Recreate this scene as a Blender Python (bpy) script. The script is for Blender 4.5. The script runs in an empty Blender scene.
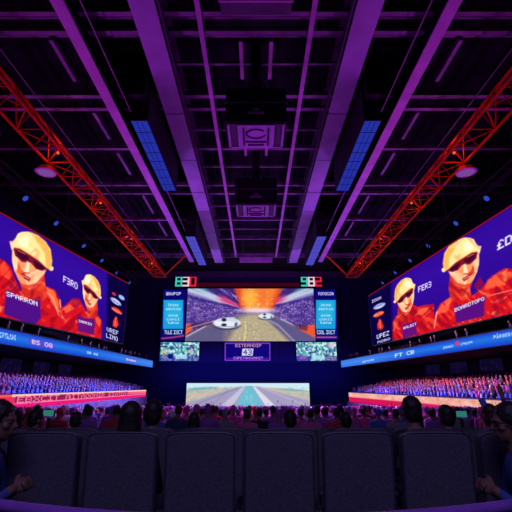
import bpy, bmesh, math, random
import numpy as np
from mathutils import Vector, Matrix

S = bpy.context.scene
COL = S.collection
R = math.radians
CZ = 4.0                                  # eye height of the photographer above the lowest floor level
F, PITCH = 400.0, math.atan(130 / 400.0)
CP, SP = math.cos(PITCH), math.sin(PITCH)

# ------------------------------------------------------------------ camera, world, lights, exposure
cam_d = bpy.data.cameras.new('camera')
cam = bpy.data.objects.new('camera', cam_d)
COL.objects.link(cam)
cam_d.sensor_width = 36.0
cam_d.lens = 36.0 * F / 512.0
cam_d.clip_start, cam_d.clip_end = 0.05, 300
cam.location = (0, 0, CZ)
cam.rotation_euler = (math.pi / 2 + PITCH, 0, 0)
S.camera = cam

S.view_settings.view_transform = 'Standard'
S.view_settings.look = 'None'
S.view_settings.gamma = 1.0
S.view_settings.use_curve_mapping = False
S.view_settings.exposure = 0.0

W = bpy.data.worlds.new('world')
S.world = W
W.use_nodes = True
W.node_tree.nodes['Background'].inputs[0].default_value = (0.01, 0.008, 0.03, 1)
W.node_tree.nodes['Background'].inputs[1].default_value = 0.10


def area_light(name, loc, target, color, power, sx, sy, spread=180):
    d = bpy.data.lights.new(name, 'AREA')
    d.shape = 'RECTANGLE'
    d.size, d.size_y = sx, sy
    d.energy, d.color, d.spread = power, color, R(spread)
    o = bpy.data.objects.new(name, d)
    COL.objects.link(o)
    o.location = loc
    v = Vector(target) - Vector(loc)
    o.rotation_euler = v.to_track_quat('-Z', 'Y').to_euler()
    return o


for s in (-1, 1):
    # unseen violet lights added off the balcony fronts, aimed up at the roof steel
    area_light('added_violet_wash', (s * 13.6, 21, CZ + 4.2), (s * 2.5, 22, CZ + 15), (0.58, 0.03, 0.9), 760, 8, 0.8, 150)
    area_light('added_violet_wash', (s * 13.4, 40, CZ + 4.2), (s * 2.5, 40, CZ + 15), (0.36, 0.07, 1.0), 1900, 8, 0.8, 150)
    # fill lights added in mid-air to brighten the side stands
    area_light('stand_fill_light', (-s * 5, 37, CZ + 9.5), (s * 17.5, 37, CZ + 0.0), (0.42, 0.34, 1.0) if s < 0 else (0.85, 0.45, 1.0), 2100, 22, 0.8, 50)
# unseen magenta light added low over the arena to tint the roof steel
area_light('added_magenta_wash', (0, 15, CZ + 1.5), (0, 17, CZ + 16), (0.5, 0.02, 0.9), 200, 6, 1, 150)
# unseen violet lights added overhead to pick out the standing crowd
area_light('crowd_fill_light', (0, 19, CZ + 11.5), (0, 20, CZ - 3), (0.66, 0.15, 1.0), 1500, 14, 3, 90)
area_light('crowd_fill_light', (0, 38, CZ + 12.5), (0, 45, CZ - 3.5), (0.70, 0.16, 1.0), 4200, 20, 3, 60)
# added blue light standing in for the glow on the end wall
area_light('stage_glow_fill', (0, 56.5, CZ + 3.2), (0, 61, CZ + 1.2), (0.03, 0.05, 1.0), 500, 26, 0.5, 140)
# dim fill light added to lift the first seat rows
area_light('seat_fill_light', (0, -3.5, CZ + 6), (0, 3.5, CZ - 1), (0.46, 0.40, 1.0), 165, 6, 2, 160)
area_light('rail_fill_light', (0, 1.2, CZ + 2.6), (0, 2.4, CZ - 1), (0.35, 0.08, 1.0), 5, 5, 0.3, 150)  # unseen violet light added for the handrail


# ------------------------------------------------------------------ helpers
def pt(px, py, Y):
    """world point seen at a photo position, at distance Y ahead"""
    cu = (256 - py) / F
    cx = (px - 256) / F
    k = Y / (CP - SP * cu)
    return Vector((cx * k, Y, CZ + (SP + CP * cu) * k))


def proj(P):
    x, y, z = P[..., 0], P[..., 1], P[..., 2] - CZ
    f = y * CP + z * SP
    u = z * CP - y * SP
    return 256 + F * x / f, 256 - F * u / f


def lin(c):
    c = np.asarray(c, float)
    return np.where(c <= 0.04045, c / 12.92, ((c + 0.055) / 1.055) ** 2.4)


def rgb(r, g, b):
    return tuple(lin(np.array([r, g, b]) / 255.0))


MATS = {}


def mat(name, c, rough=0.6, metal=0.0, vary=0.25, scale=6.0, bump=0.0, spec=0.5):
    if name in MATS:
        return MATS[name]
    m = bpy.data.materials.new(name)
    m.use_nodes = True
    nt = m.node_tree
    b = nt.nodes['Principled BSDF']
    b.inputs['Roughness'].default_value = rough
    b.inputs['Metallic'].default_value = metal
    b.inputs['Specular IOR Level'].default_value = spec
    tc = nt.nodes.new('ShaderNodeTexCoord')
    n = nt.nodes.new('ShaderNodeTexNoise')
    n.inputs['Scale'].default_value = scale
    n.inputs['Detail'].default_value = 4
    nt.links.new(tc.outputs['Object'], n.inputs['Vector'])
    r = nt.nodes.new('ShaderNodeValToRGB')
    lo = [x * (1 - vary) for x in c]
    hi = [min(1, x * (1 + vary)) for x in c]
    r.color_ramp.elements[0].color = (*lo, 1)
    r.color_ramp.elements[1].color = (*hi, 1)
    r.color_ramp.elements[0].position = 0.3
    r.color_ramp.elements[1].position = 0.7
    nt.links.new(n.outputs['Fac'], r.inputs['Fac'])
    nt.links.new(r.outputs['Color'], b.inputs['Base Color'])
    if bump:
        bp = nt.nodes.new('ShaderNodeBump')
        bp.inputs['Strength'].default_value = bump
        bp.inputs['Distance'].default_value = 0.01
        nt.links.new(n.outputs['Fac'], bp.inputs['Height'])
        nt.links.new(bp.outputs['Normal'], b.inputs['Normal'])
    MATS[name] = m
    return m


def emat(name, c, strength=1.0):
    if name in MATS:
        return MATS[name]
    m = bpy.data.materials.new(name)
    m.use_nodes = True
    nt = m.node_tree
    nt.nodes.remove(nt.nodes['Principled BSDF'])
    e = nt.nodes.new('ShaderNodeEmission')
    e.inputs[0].default_value = (*c, 1)
    e.inputs[1].default_value = strength
    nt.links.new(e.outputs[0], nt.nodes['Material Output'].inputs[0])
    MATS[name] = m
    return m


def amat(name, attr, emission=None, rough=0.8, from_object=False):
    """material whose colour comes from a mesh attribute (or the object's own colour)"""
    if name in MATS:
        return MATS[name]
    m = bpy.data.materials.new(name)
    m.use_nodes = True
    nt = m.node_tree
    if from_object:
        a = nt.nodes.new('ShaderNodeObjectInfo')
    else:
        a = nt.nodes.new('ShaderNodeAttribute')
        a.attribute_name = attr
    if emission is not None:
        nt.nodes.remove(nt.nodes['Principled BSDF'])
        e = nt.nodes.new('ShaderNodeEmission')
        e.inputs[1].default_value = emission
        nt.links.new(a.outputs['Color'], e.inputs[0])
        nt.links.new(e.outputs[0], nt.nodes['Material Output'].inputs[0])
    else:
        b = nt.nodes['Principled BSDF']
        b.inputs['Roughness'].default_value = rough
        nt.links.new(a.outputs['Color'], b.inputs['Base Color'])
    MATS[name] = m
    return m


class MB:
    """collects shapes into one mesh"""
    def __init__(self):
        self.v, self.f = [], []

    def add(self, vs, fs):
        n = len(self.v)
        self.v += [tuple(p) for p in vs]
        self.f += [tuple(n + i for i in q) for q in fs]
        return self

    def box(self, c, d, rot=None):
        c = Vector(c)
        vs = []
        for sx in (-.5, .5):
            for sy in (-.5, .5):
                for sz in (-.5, .5):
                    p = Vector((sx * d[0], sy * d[1], sz * d[2]))
                    if rot is not None:
                        p = rot @ p
                    vs.append(c + p)
        return self.add(vs, [(0, 1, 3, 2), (4, 6, 7, 5), (0, 4, 5, 1), (2, 3, 7, 6), (0, 2, 6, 4), (1, 5, 7, 3)])

    def bounds(self, lo, hi):
        lo, hi = Vector(lo), Vector(hi)
        return self.box((lo + hi) / 2, hi - lo)

    def tube(self, a, b, r0, r1=None, n=8, cap=True):
        a, b = Vector(a), Vector(b)
        r1 = r0 if r1 is None else r1
        d = (b - a).normalized()
        u = d.orthogonal().normalized()
        w = d.cross(u)
        vs = []
        for p, r in ((a, r0), (b, r1)):
            for i in range(n):
                t = 2 * math.pi * i / n
                vs.append(p + (u * math.cos(t) + w * math.sin(t)) * r)
        fs = [(i, (i + 1) % n, n + (i + 1) % n, n + i) for i in range(n)]
        if cap:
            fs += [tuple(range(n))[::-1], tuple(range(n, 2 * n))]
        return self.add(vs, fs)

    def path(self, pts, r, n=8):
        pts = [Vector(p) for p in pts]
        vs, fs = [], []
        for k, p in enumerate(pts):
            d = (pts[min(k + 1, len(pts) - 1)] - pts[max(k - 1, 0)]).normalized()
            w = Vector((0, 0, 1))
            if abs(d.z) > .95:
                w = Vector((1, 0, 0))
            u = d.cross(w).normalized()
            w = u.cross(d)
            for i in range(n):
                t = 2 * math.pi * i / n
                vs.append(p + (u * math.cos(t) + w * math.sin(t)) * r)
        for k in range(len(pts) - 1):
            for i in range(n):
                j = (i + 1) % n
                fs.append((k * n + i, k * n + j, (k + 1) * n + j, (k + 1) * n + i))
        fs += [tuple(range(n))[::-1], tuple((len(pts) - 1) * n + i for i in range(n))]
        return self.add(vs, fs)

    def lathe(self, prof, c, n=20, axis=Matrix.Identity(3)):
        c = Vector(c)
        vs, fs = [], []
        for r, z in prof:
            for i in range(n):
                t = 2 * math.pi * i / n
                vs.append(c + axis @ Vector((r * math.cos(t), r * math.sin(t), z)))
        for k in range(len(prof) - 1):
            for i in range(n):
                j = (i + 1) % n
                fs.append((k * n + i, k * n + j, (k + 1) * n + j, (k + 1) * n + i))
        fs += [tuple(range(n))[::-1], tuple((len(prof) - 1) * n + i for i in range(n))]
        return self.add(vs, fs)

    def build(self, name, m, parent=None, bevel=0.0, smooth=False):
        me = bpy.data.meshes.new(name)
        me.from_pydata(self.v, [], self.f)
        me.materials.append(m)
        me.update()
        bm = bmesh.new()
        bm.from_mesh(me)
        bmesh.ops.recalc_face_normals(bm, faces=bm.faces)
        if bevel:
            bmesh.ops.bevel(bm, geom=list(bm.edges), offset=bevel, segments=2, affect='EDGES', profile=0.5)
        bm.to_mesh(me)
        bm.free()
        if smooth:
            for p in me.polygons:
                p.use_smooth = True
        o = bpy.data.objects.new(name, me)
        COL.objects.link(o)
        if parent:
            o.parent = parent
            o.matrix_parent_inverse = Matrix.Translation(parent.location).inverted()
        return o


def tag(o, label=None, cat=None, group=None, kind=None):
    if label:
        o['label'] = label
    if cat:
        o['category'] = cat
    if group:
        o['group'] = group
    if kind:
        o['kind'] = kind
    return o


def thing(name, label, cat, loc=(0, 0, 0), group=None):
    o = bpy.data.objects.new(name, None)
    o.empty_display_size = .2
    COL.objects.link(o)
    o.location = loc
    return tag(o, label, cat, group)


def struct(o, label=None):
    o['kind'] = 'structure'
    if label:
        o['label'] = label
    return o


def copy_tree(o, parent=None):
    c = o.copy()
    COL.objects.link(c)
    if parent:
        c.parent = parent
    for ch in o.children:
        copy_tree(ch, c)
    return c


# ------------------------------------------------------------------ 5x7 lettering for the lit displays
FONT = {
 'A': '01110 10001 10001 11111 10001 10001 10001', 'B': '11110 10001 10001 11110 10001 10001 11110',
 'C': '01111 10000 10000 10000 10000 10000 01111', 'D': '11110 10001 10001 10001 10001 10001 11110',
 'E': '11111 10000 10000 11110 10000 10000 11111', 'F': '11111 10000 10000 11110 10000 10000 10000',
 'G': '01111 10000 10000 10011 10001 10001 01111', 'I': '11111 00100 00100 00100 00100 00100 11111',
 'K': '10001 10010 10100 11000 10100 10010 10001', 'L': '10000 10000 10000 10000 10000 10000 11111',
 'M': '10001 11011 10101 10101 10001 10001 10001', 'N': '10001 11001 10101 10011 10001 10001 10001',
 'O': '01110 10001 10001 10001 10001 10001 01110', 'P': '11110 10001 10001 11110 10000 10000 10000',
 'R': '11110 10001 10001 11110 10100 10010 10001', 'S': '01111 10000 10000 01110 00001 00001 11110',
 'T': '11111 00100 00100 00100 00100 00100 00100', 'U': '10001 10001 10001 10001 10001 10001 01110',
 'V': '10001 10001 10001 10001 10001 01010 00100', 'X': '10001 10001 01010 00100 01010 10001 10001',
 'Y': '10001 10001 01010 00100 00100 00100 00100', 'Z': '11111 00001 00010 00100 01000 10000 11111',
 'a': '00000 00000 01110 00001 01111 10001 01111', 'm': '00000 00000 11010 10101 10101 10101 10101',
 'u': '00000 00000 10001 10001 10001 10011 01101', 'p': '00000 00000 11110 10001 11110 10000 10000',
 'o': '00000 00000 01110 10001 10001 10001 01110', 'c': '00000 00000 01110 10000 10000 10001 01110',
 'n': '00000 00000 10110 11001 10001 10001 10001', 'l': '01100 00100 00100 00100 00100 00100 01110',
 'e': '00000 00000 01110 10001 11111 10000 01110', 's': '00000 00000 01111 10000 01110 00001 11110',
 'i': '00100 00000 01100 00100 00100 00100 01110', 'x': '00000 00000 10001 01010 00100 01010 10001',
 'r': '00000 00000 10110 11001 10000 10000 10000', 't': '01000 01000 11100 01000 01000 01001 00110',
 '0': '01110 10001 10001 10001 10001 10001 01110', '3': '11110 00001 00001 01110 00001 00001 11110',
 '4': '00010 00110 01010 10010 11111 00010 00010', '8': '01110 10001 10001 01110 10001 10001 01110', '2': '01110 10001 00001 00110 01000 10000 11111',
 '9': '01110 10001 10001 01111 00001 00001 01110', '£': '00110 01001 01000 11100 01000 01000 11111',
 ' ': '00000 ' * 7}


def bitmap(s):
    rows = [''] * 7
    for ch in s:
        g = FONT[ch].split()
        for i in range(7):
            rows[i] += g[i] + '0'
    return np.array([[int(c) for c in r[:-1]] for r in rows], float)


class Pic:
    """the picture a display shows, painted on the display's own grid of pixels"""
    def __init__(self, tl, tr, br, bl, nx, ny):
        self.c = [np.array(p, float) for p in (tl, tr, br, bl)]
        u = np.linspace(0, 1, nx + 1)[None, :, None]
        v = np.linspace(0, 1, ny + 1)[:, None, None]
        a, b, c, d = self.c
        self.P = (a * (1 - u) + b * u) * (1 - v) + (d * (1 - u) + c * u) * v
        self.nx, self.ny = nx, ny
        self.U = np.broadcast_to(u[..., 0], (ny + 1, nx + 1))
        self.V = np.broadcast_to(v[..., 0], (ny + 1, nx + 1))
        self.X, self.Y = proj(self.P)
        self.img = np.zeros((ny + 1, nx + 1, 3))

    def fill(self, c):
        self.img[:] = np.array(c) / 255.0

    def blend(self, a, c):
        c = np.asarray(c, float) / 255.0
        self.img += (c - self.img) * np.clip(a, 0, 1)[..., None]

    def poly(self, pts, c, soft=0.45, a=1.0):
        X, Y = self.X, self.Y
        ins = np.zeros(X.shape, bool)
        dist = np.full(X.shape, 1e9)
        n = len(pts)
        for i in range(n):
            x0, y0 = pts[i]
            x1, y1 = pts[(i + 1) % n]
            cond = (y0 > Y) != (y1 > Y)
            with np.errstate(divide='ignore', invalid='ignore'):
                xi = (x1 - x0) * (Y - y0) / (y1 - y0 if y1 != y0 else 1e-9) + x0
            ins ^= cond & (X < xi)
            dx, dy = x1 - x0, y1 - y0
            t = np.clip(((X - x0) * dx + (Y - y0) * dy) / (dx * dx + dy * dy + 1e-12), 0, 1)
            dist = np.minimum(dist, np.hypot(X - x0 - t * dx, Y - y0 - t * dy))
        sd = np.where(ins, dist, -dist)
        self.blend(a * np.clip(.5 + sd / (2 * soft), 0, 1), c)

    def ell(self, cx, cy, rx, ry, c, rot=0, soft=0.4, a=1.0):
        t = R(rot)
        x = (self.X - cx) * math.cos(t) + (self.Y - cy) * math.sin(t)
        y = -(self.X - cx) * math.sin(t) + (self.Y - cy) * math.cos(t)
        q = np.hypot(x / rx, y / ry)
        sd = (1 - q) * min(rx, ry)
        self.blend(a * np.clip(.5 + sd / (2 * soft), 0, 1), c)

    def line(self, pts, w, c, a=1.0, soft=.4):
        d = np.full(self.X.shape, 1e9)
        for (x0, y0), (x1, y1) in zip(pts, pts[1:]):
            dx, dy = x1 - x0, y1 - y0
            t = np.clip(((self.X - x0) * dx + (self.Y - y0) * dy) / (dx * dx + dy * dy + 1e-12), 0, 1)
            d = np.minimum(d, np.hypot(self.X - x0 - t * dx, self.Y - y0 - t * dy))
        self.blend(a * np.clip(.5 + (w / 2 - d) / (2 * soft), 0, 1), c)

    def text(self, s, p0, p1, h, c, a=1.0, up=None):
        """lettering from p0 to p1 (top edge), h tall"""
        B = bitmap(s)
        nr, nc = B.shape
        ux = (np.array(p1) - np.array(p0)) / nc
        uy = np.array(up if up is not None else (0, 1), float) * h / nr
        M = np.linalg.inv(np.array([[ux[0], uy[0]], [ux[1], uy[1]]]))
        dx, dy = self.X - p0[0], self.Y - p0[1]
        i = M[0, 0] * dx + M[0, 1] * dy - .5
        j = M[1, 0] * dx + M[1, 1] * dy - .5
        Bp = np.pad(B, 2)
        i0, j0 = np.floor(i).astype(int), np.floor(j).astype(int)
        fi, fj = i - i0, j - j0
        ok = (i0 >= -2) & (i0 <= nc) & (j0 >= -2) & (j0 <= nr)
        i0, j0 = np.clip(i0 + 2, 0, nc + 2), np.clip(j0 + 2, 0, nr + 2)
        val = (Bp[j0, i0] * (1 - fi) * (1 - fj) + Bp[j0, i0 + 1] * fi * (1 - fj) + Bp[j0 + 1, i0] * (1 - fi) * fj + Bp[j0 + 1, i0 + 1] * fi * fj)
        self.blend(a * np.where(ok, val * 1.25, 0), c)

    def display(self, name, parent, strength=1.0):
        nx, ny = self.nx, self.ny
        V = self.P.reshape(-1, 3)
        idx = np.arange((nx + 1) * (ny + 1)).reshape(ny + 1, nx + 1)
        q = np.stack([idx[:-1, :-1], idx[1:, :-1], idx[1:, 1:], idx[:-1, 1:]], -1).reshape(-1, 4)
        me = bpy.data.meshes.new(name)
        me.from_pydata(V.tolist(), [], q.tolist())
        at = me.attributes.new('picture', 'FLOAT_COLOR', 'POINT')
        col = np.ones((V.shape[0], 4), np.float32)
        col[:, :3] = lin(np.clip(self.img, 0, 1)).reshape(-1, 3)
        at.data.foreach_set('color', col.ravel())
        me.materials.append(amat('display_light_%d' % int(strength * 100), 'picture', strength))
        me.update()
        o = bpy.data.objects.new(name, me)
        COL.objects.link(o)
        if parent:
            o.parent = parent
            o.matrix_parent_inverse = Matrix.Translation(parent.location).inverted()
        return o


def vnoise(X, Y, s, seed):
    """blocky-smooth value noise in 0..1"""
    rng = np.random.RandomState(seed)
    T = rng.rand(256, 256)
    x, y = X / s, Y / s
    x0, y0 = np.floor(x).astype(int), np.floor(y).astype(int)
    fx, fy = x - x0, y - y0
    g = lambda a, b: T[b % 256, a % 256]
    return (g(x0, y0) * (1 - fx) + g(x0 + 1, y0) * fx) * (1 - fy) + (g(x0, y0 + 1) * (1 - fx) + g(x0 + 1, y0 + 1) * fx) * fy


def screen_thing(name, label, cat, pic, out, depth=.35, rim=.12, strength=1.0, group=None, rim_mat=None):
    """a lit display in a housing; out = unit vector the display faces"""
    a, b, c, d = [Vector(p) for p in pic.c]
    out = Vector(out).normalized()
    base = (c + d) / 2
    t = thing(name, label, cat, base, group)
    ex = (b - a).normalized()
    ey = (a - d).normalized()
    q = [a - ex * rim + ey * rim, b + ex * rim + ey * rim, c + ex * rim - ey * rim, d - ex * rim - ey * rim]
    f0 = [p - out * .02 for p in q]
    f1 = [p - out * depth for p in q]
    MB().add(f0 + f1, [(0, 1, 2, 3), (7, 6, 5, 4), (0, 4, 5, 1), (1, 5, 6, 2), (2, 6, 7, 3), (3, 7, 4, 0)]).build('housing', M_black, t)
    m = MB()
    o1 = [p + out * .015 for p in q]
    i1 = [p + out * .015 for p in (a, b, c, d)]
    i0 = [p - out * .01 for p in (a, b, c, d)]
    fs = []
    for i in range(4):
        j = (i + 1) % 4
        fs += [(i, j, 4 + j, 4 + i), (4 + i, 4 + j, 8 + j, 8 + i), (12 + i, 12 + j, j, i)]
    m.add(o1 + i1 + i0 + f0, fs)
    m.build('bezel', rim_mat or M_black, t)
    pic.display('display', t, strength)
    return t


# ------------------------------------------------------------------ materials
M_black = mat('black_powder_coat', (0.006, 0.006, 0.008), 0.7, spec=.2)
M_navy = mat('navy_wall_paint', (0.016, 0.018, 0.075), 0.85, spec=.15)
M_dark = mat('black_wall_paint', (0.012, 0.011, 0.018), 0.9, spec=.1)
M_deck = mat('black_roof_deck', (0.008, 0.007, 0.010), 0.9, scale=.6, vary=.5, spec=.1)
M_cross = mat('dull_lilac_steel', (0.15, 0.10, 0.15), 0.6, scale=.7, vary=.6)
M_steel = mat('magenta_tinted_steel', (0.38, 0.20, 0.34), 0.55, scale=1.2, vary=.2)  # pinker than the girders: magenta light put into the colour
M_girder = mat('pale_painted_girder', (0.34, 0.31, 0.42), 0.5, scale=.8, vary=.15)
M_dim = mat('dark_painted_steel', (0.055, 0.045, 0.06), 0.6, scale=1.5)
M_red = mat('red_lit_truss', (0.44, 0.05, 0.003), 0.85, spec=.05, scale=2, vary=.3)  # red lamplight on the trusses is put into this colour
M_floor = mat('dark_grey_carpet', (0.02, 0.02, 0.03), 0.95, scale=20, vary=.4, spec=.1)
M_fabric = mat('slate_seat_fabric', (0.105, 0.10, 0.135), 0.85, scale=60, vary=.2, bump=.15, spec=.2)
M_seatshell = mat('dark_seat_shell', (0.05, 0.05, 0.075), 0.5, scale=8)
M_rail = mat('violet_lit_rail', (0.30, 0.10, 0.55), 0.35, vary=.1)  # violet light falling on the rail is put into this colour
M_apron = mat('blue_grey_panel', (0.14, 0.13, 0.30), 0.8, scale=1.5)
M_conc = mat('dark_concrete', (0.03, 0.028, 0.04), 0.9, scale=3, spec=.1)
M_skin = mat('skin', (0.22, 0.11, 0.075), 0.6, vary=.12, scale=9)
M_hair = mat('dark_hair', (0.012, 0.008, 0.008), 0.6, vary=.4, scale=40)
M_trouser = mat('dark_trousers', (0.02, 0.02, 0.035), 0.9, scale=30)
M_shoe = mat('black_shoes', (0.012, 0.012, 0.012), 0.5)
M_shirt = amat('clothing', '', None, .85, True)
M_shirt_many = amat('clothing_many', 'cloth', None, .85)
M_blue = emat('blue_lamp_diffuser', rgb(34, 48, 165), 1.0)
M_bviolet = emat('blue_violet_lamp_diffuser', rgb(78, 76, 200), 1.0)
M_lens = emat('blue_lamp_lens', rgb(48, 74, 200), 0.9)



# ------------------------------------------------------------------ the setting
HW, ROOF, FRONT = 23.0, CZ + 17.2, 61.0


def pit(y):
    return CZ - 1.70 - .046 * y


ROWZ = (-1.455, -1.50, -1.59, -1.66, -1.76, -1.88)      # floor of each seat row, below the eye


m = MB()
ys = [-6, 1.5, 2.9]
prof = [(-6, CZ - 1.24), (2.55, CZ - 1.24)]
for k in range(6):
    y = 2.55 + .9 * k
    prof += [(y, CZ + ROWZ[k]), (y + .9, CZ + ROWZ[k])]
prof += [(8.0, pit(8.0)), (FRONT, pit(FRONT))]
vs, fs = [], []
for y, z in prof:
    vs += [(-HW, y, z), (HW, y, z), (HW, y, -1.6), (-HW, y, -1.6)]
for k in range(len(prof) - 1):
    for i in range(4):
        j = (i + 1) % 4
        fs.append((4 * k + i, 4 * k + j, 4 * k + 4 + j, 4 * k + 4 + i))
fs += [(0, 1, 2, 3), tuple(4 * (len(prof) - 1) + i for i in (3, 2, 1, 0))]
struct(m.add(vs, fs).build('floor', M_floor))
struct(MB().bounds((-HW, -6.3, ROOF), (HW, FRONT + .3, ROOF + .3)).build('ceiling', M_deck))
struct(MB().bounds((-HW - .3, -6.3, -1.6), (-HW, FRONT + .3, ROOF)).build('wall_left', M_dark))
struct(MB().bounds((HW, -6.3, -1.6), (HW + .3, FRONT + .3, ROOF)).build('wall_right', M_dark))
struct(MB().bounds((-HW, FRONT, -1.6), (HW, FRONT + .3, ROOF)).build('wall_front', M_navy))
struct(MB().bounds((-HW, -6.3, -1.6), (HW, -6, ROOF)).build('wall_back', M_dark))

# side balconies and lower stands: solids run along the hall
BAL = {-1: [(15.6, 20.0), (14.35, 57.0)], 1: [(16.1, 20.0), (11.85, 57.0)]}      # front lines of the balconies (|x|, y)


def prism_along(s, sec, y0, y1, name, mtl, xf=lambda x, y: x):
    vs, fs = [], []
    for y in (y0, y1):
        vs += [(s * xf(x, y), y, z) for x, z in sec]
    n = len(sec)
    for i in range(n):
        j = (i + 1) % n
        fs.append((i, j, n + j, n + i))
    fs += [tuple(range(n)), tuple(range(2 * n - 1, n - 1, -1))]
    return MB().add(vs, fs).build(name, mtl)


def bal_x(y, s):
    (xa, ya), (xb, yb) = BAL[s]
    return xa + (xb - xa) * (y - ya) / (yb - ya)


BARX = 14.2


def bar_dx(y, s):
    # the right-hand stand is toed in towards the stage
    return 0.0 if s < 0 else (23.5 - y) * .0725


LED = {-1: (CZ - .47, CZ - 1.29), 1: (CZ - .74, CZ - 1.95)}     # the lit barrier boards: top, bottom
STAND0 = {-1: CZ - 1.27, 1: CZ - 1.50}
NROW, RP, RR = 8, .80, .17
side = {-1: 'left', 1: 'right'}
for s in (-1, 1):
    xs = lambda x, y: x
    sec = [(15.6, CZ + 2.35), (15.6, CZ + 3.42), (15.75, CZ + 3.42), (15.75, CZ + 2.75)]
    for k in range(7):
        sec += [(15.75 + .85 * k + .85, CZ + 2.75 + .32 * k), (15.75 + .85 * k + .85, CZ + 2.75 + .32 * (k + 1))]
    sec += [(HW, CZ + 2.75 + .32 * 7), (HW, CZ + 2.35)]
    struct(prism_along(s, sec, 12, 57, 'balcony_' + side[s], M_dark, lambda x, y: x if x > 22.9 else x - 15.6 + bal_x(y, s)), 'dark upper balcony along the %s side wall' % side[s])
    z0 = STAND0[s]
    sec = [(BARX + .25, -1.6), (BARX + .25, z0)]
    for k in range(NROW):
        x = BARX + .25 + RP * (k + 1)
        sec += [(x, z0 + RR * k), (x, z0 + RR * (k + 1))]
    sec += [(HW, z0 + RR * NROW), (HW, -1.6)]
    struct(prism_along(s, sec, 12, 55, 'stand_' + side[s], M_conc, lambda x, y: x if x > 22.9 else x + bar_dx(y, s)), 'stepped lower stand under the %s balcony' % side[s])
    struct(prism_along(s, [(BARX - .1, -1.0), (BARX + .1, -1.0), (BARX + .1, LED[s][1]), (BARX - .1, LED[s][1])], 12, 55, 'trim_%d' % (1 if s < 0 else 2), M_apron, lambda x, y: x + bar_dx(y, s)), 'blue-grey wall panel below the lit barrier board')
    # back wall of the lower stand with dim monitors
    xw = BARX + .25 + RP * NROW
    struct(prism_along(s, [(xw, z0), (xw + .25, z0), (xw + .25, CZ + 2.35), (xw, CZ + 2.35)], 12, 55, 'partition_' + side[s], M_dark, lambda x, y: x + bar_dx(y, s)))
    for k, y in enumerate((25, 30, 35, 40, 45)):
        a = [Vector((s * (xw - .16 + bar_dx(y + e, s)), y + e, CZ + 1.3 + z)) for e, z in ((-1.5, .9), (1.5, .9), (1.5, -.1), (-1.5, -.1))]
        if s > 0:
            pass
        p = Pic(a[0], a[1], a[2], a[3], 24, 10)
        p.fill((14, 8, 40))
        n = vnoise(p.U * 60, p.V * 20, 3, 7 + k)
        p.blend(np.clip((n - .6) * 2, 0, 1), (46, 22, 92))
        pos = ['nearest to the camera', 'second from the near end', 'in the middle of its row', 'second from the far end', 'nearest to the stage'][k]
        screen_thing('wall_monitor', 'dim monitor on back wall under %s balcony, %s' % (side[s], pos), 'monitor', p, (-s, 0, 0), .15, .08, .8, 'dim monitors under the balconies')

# a low stage and its skirt
stg = thing('stage', 'low dark stage in front of the end wall', 'stage', (0, 57, pit(57)))
MB().bounds((-11.5, 55.2, pit(FRONT) - .1), (11.5, 60.9, CZ - 3.25)).build('platform', M_black, stg)
MB().bounds((-11.5, 55.1, pit(55)), (11.5, 55.2, CZ - 3.3)).build('skirt', M_navy, stg)

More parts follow.
